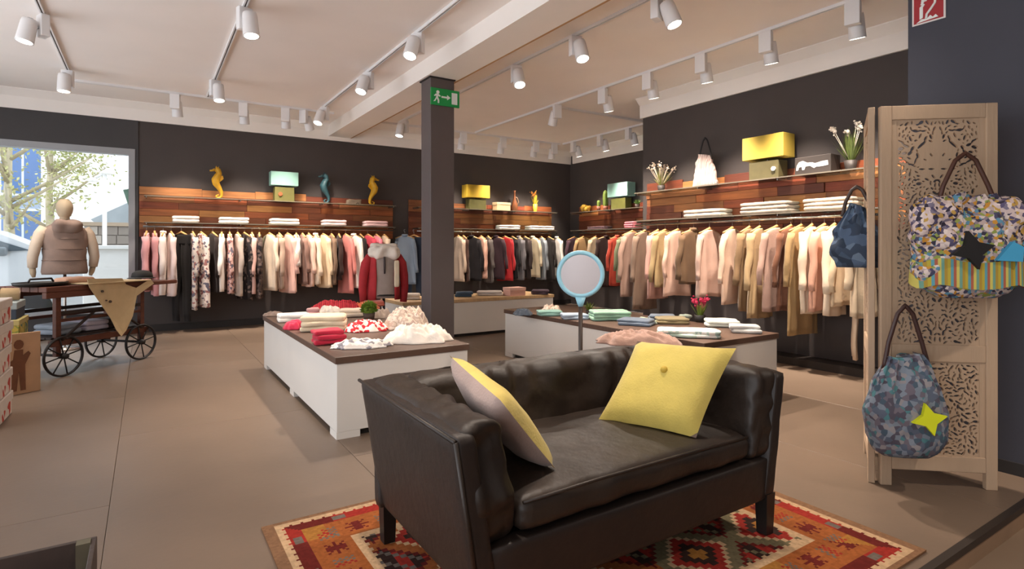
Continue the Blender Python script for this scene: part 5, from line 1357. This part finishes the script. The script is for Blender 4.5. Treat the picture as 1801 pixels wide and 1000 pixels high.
MB().tube([(SWd * x, -0.0095, SHt * y) for x, y in [(0.30, 0.62), (0.42, 0.88), (0.62, 0.92), (0.72, 0.80), (0.70, 0.58), (0.58, 0.42), (0.46, 0.28), (0.44, 0.14)]], 0.007, 6).build('hose_symbol', M_sw, fs_)
pb([(0.28, 0.70), (0.46, 0.72), (0.44, 0.84), (0.30, 0.82)], 'helmet_symbol')

# ================================================================== STREET OUTSIDE
st = MB().box(-60, 40, YB + 0.2, 70, -0.3, -0.15)
o = struct('ground_street', st, mat('#c8c2b8', 0.85, 0.06, 0.6, name='pavement'))
# pale office building
ob = thing('office_building', 'pale blue glass office building across the street', 'building', (-9, 30, -0.15))
MB().box(-12, 6.6, 0, 8, 0, 14).build('wall', mat('#9aa6b8', 0.7), ob)
for i in range(10):
    for j in range(4):
        x = -11.4 + i * 1.72; z = 0.5 + j * 3.0
        wf = MB().box(x, x + 1.45, -0.06, 0.02, z, z + 2.5).build('window', mat('#d4dae2', 0.5), ob)
        MB().box(x + 0.08, x + 0.69, -0.075, -0.058, z + 0.1, z + 2.4).box(x + 0.77, x + 1.37, -0.075, -0.058, z + 0.1, z + 2.4).build('pane', mat('#4a6a9a', 0.15), wf)
# house with grey roof and white gable
hs = thing('gabled_house', 'house with white gable and grey pitched roof behind the stone wall', 'house', (-1.0, 24.0, -0.15))
MB().prism([(-1.9, 0), (3.0, 0), (3.0, 2.4), (0.55, 3.2), (-0.7, 5.4), (-1.9, 5.4)], 0, 5).build('gable_wall', mat('#ece8e2', 0.8), hs)
MB().prism([(-0.55, 2.35), (3.3, 4.6), (3.3, 2.3), (-0.4, 2.2)], -0.6, -0.1).build('roof', mat('#9aa0a4', 0.8, 0.1, 3), hs)
wl_ = thing('stone_wall', 'low grey brown stone wall across the street', 'wall', (-0.4, 19.0, -0.15))
rnd = random.Random(4)
MB().box(-1.0, 3.5, 0.03, 0.35, 0, 2.0).build('core', mat('#8a8078', 0.9), wl_)
for j in range(8):
    x = -1.0
    while x < 3.4:
        ln = rnd.uniform(0.3, 0.6); ln = min(ln, 3.5 - x)
        MB().box(x + 0.012, x + ln - 0.012, -0.0 - 0.02 * rnd.random(), 0.04, j * 0.25 + 0.012, j * 0.25 + 0.238).build('stone', mat(('#a49a90', '#8f867e', '#b0a498', '#7d746c')[rnd.randrange(4)], 0.9), wl_)
        x += ln
MB().box(-1.05, 3.55, -0.06, 0.4, 2.0, 2.1).build('coping', mat('#9c8a76', 0.9), wl_)
hd = MB(); rnd = random.Random(8)
hd.soft(-1.0, 3.0, -0.5, 0.5, 0, 3.6, 0.5, 10, 0.5, 2, 3)
foliage_ball(hd, (0.3, 0, 3.0), 0.9, 500, rnd, 0.25)
tag(hd.build('hedge', mat('#4a6454', 0.9, 0.3, 3), None, True, (0.6, 21.0, -0.15)), 'dark green hedge behind the street lamp outside', 'hedge')
# street lamp
lp = onY(184, 375, 16)
sl = thing('street_lamp', 'white street lamp with two round heads seen through the window', 'street lamp', (lp.x, 16, -0.15))
MB().tube([(0, 0, 0), (0, 0, 3.15)], 0.045, 10).build('pole', mat('#e4e4e2', 0.5), sl, True)
MB().tube([(-0.18, 0, 3.0), (0.0, 0, 3.12), (0.10, 0, 3.1)], 0.03, 8).build('arm', mat('#dcdcda', 0.5), sl, True)
MB().lathe([(0.05, 0.10), (0.15, 0.03), (0.15, 0.0), (0.03, -0.02)], 18, (0.05, 0, 3.10)).build('lamp_head', mat('#f0eee8', 0.5), sl, True)
MB().lathe([(0.04, 0.08), (0.12, 0.03), (0.12, 0.0), (0.03, -0.02)], 18, (-0.22, 0, 2.92)).build('lamp_head', mat('#f0eee8', 0.5), sl, True)
# trees
def tree(label, x, y, h, seed, leafc, nl):
    rnd = random.Random(seed); t = thing('street_tree', label, 'tree', (x, y, -0.15))
    tips = []; tr = MB()
    tr.tube([(0, 0, 0), (0.03, 0, h * 0.3), (-0.02, 0, h * 0.55), (0.05, 0, h)], [0.14, 0.11, 0.08, 0.03], 10)
    tr.build('trunk', mat('#b0a488', 0.9, 0.15, 6), t, True)
    for i in range(12):
        z = h * (0.38 + 0.5 * rnd.random()); a = rnd.random() * 2 * PI; L = 0.7 + 0.9 * rnd.random()
        p1 = Vector((math.cos(a) * L * 0.5, math.sin(a) * L * 0.3, z + L * 0.35)); p2 = Vector((math.cos(a) * L, math.sin(a) * L * 0.6, z + L * 0.75))
        MB().tube([(0, 0, z), p1[:], p2[:]], [0.05, 0.035, 0.014], 7).build('branch', mat('#a89c80', 0.9, 0.15, 6), t, True)
        tips += [p1, p2, (p1 + p2) / 2]
    lf = MB()
    for i in range(nl):
        p = rnd.choice(tips) + Vector((rnd.gauss(0, .22), rnd.gauss(0, .22), rnd.gauss(0, .22)))
        d = Vector((rnd.gauss(0, 1), rnd.gauss(0, 1), rnd.gauss(0, 1))).normalized(); s = d.cross(Vector((0.3, 0.5, 0.8))).normalized() * 0.03
        lf.add([p, p + d * 0.05 + s, p + d * 0.11, p + d * 0.05 - s], [(0, 1, 2, 3)])
    o = lf.build('foliage', mat(leafc, 0.8, 0.2, 5), t); o['kind'] = 'stuff'
tq = onY(15, 395, 17)
tree('bare young street tree with pale trunk left of the mannequin', tq.x, 17, 4.6, 3, '#b4b07a', 900)
tq = onY(88, 395, 19)
tree('leafy yellow green street tree behind the mannequin head', tq.x, 19, 4.8, 5, '#a8ac70', 1500)
# parked car
car = thing('parked_car', 'silver white car parked outside the shop window', 'car', (-3.35, 14.0, -0.15))
body = [(-2.2, 0.35), (-2.2, 0.9), (-1.9, 1.05), (-1.5, 1.60), (-1.1, 1.82), (0.5, 1.86), (1.05, 1.72), (1.75, 1.38), (2.35, 1.18), (2.5, 0.85), (2.5, 0.35)]
bm_ = MB().prism(body, -0.85, 0.85); bm_.build('body', mat('#d4d6d8', 0.25, metal=0.2), car)
MB().prism([(0.62, 1.76), (1.62, 1.36), (0.35, 1.30), (0.35, 1.76)], -0.87, -0.851).build('side_window', mat('#46525a', 0.1), car)
MB().prism([(0.28, 1.76), (0.28, 1.28), (-1.5, 1.28), (-1.2, 1.74)], -0.87, -0.851).build('side_window', mat('#46525a', 0.1), car)
MB().soft(1.15, 1.32, -1.05, -0.86, 1.26, 1.42, 0.05, 8).build('wing_mirror', mat('#4a565c', 0.3), car, True)
for x in (-1.4, 1.6):
    for y in (-0.88, 0.70):
        wv = MB().loops([[Vector((x + r_ * math.cos(a), y + dy, 0.33 + r_ * math.sin(a))) for a in [2 * PI * i / 24 for i in range(24)]] for r_, dy in ((0.2, 0), (0.33, 0.02), (0.33, 0.17), (0.2, 0.19))]).build('wheel', mat('#1e1e20', 0.7), car, True)

wq = thing('white_garden_wall', 'bright white rendered low wall close outside the shop window', 'wall', (0.2, 12.6, -0.15))
MB().rbox(-1.15, 2.5, 0, 0.9, 0, 1.38, 0.02, 2).build('wall_body', mat('#f2f0ec', 0.8), wq)
MB().rbox(-1.2, 2.55, -0.05, 0.95, 1.38, 1.45, 0.01, 2).build('coping', mat('#f6f4f0', 0.7), wq)
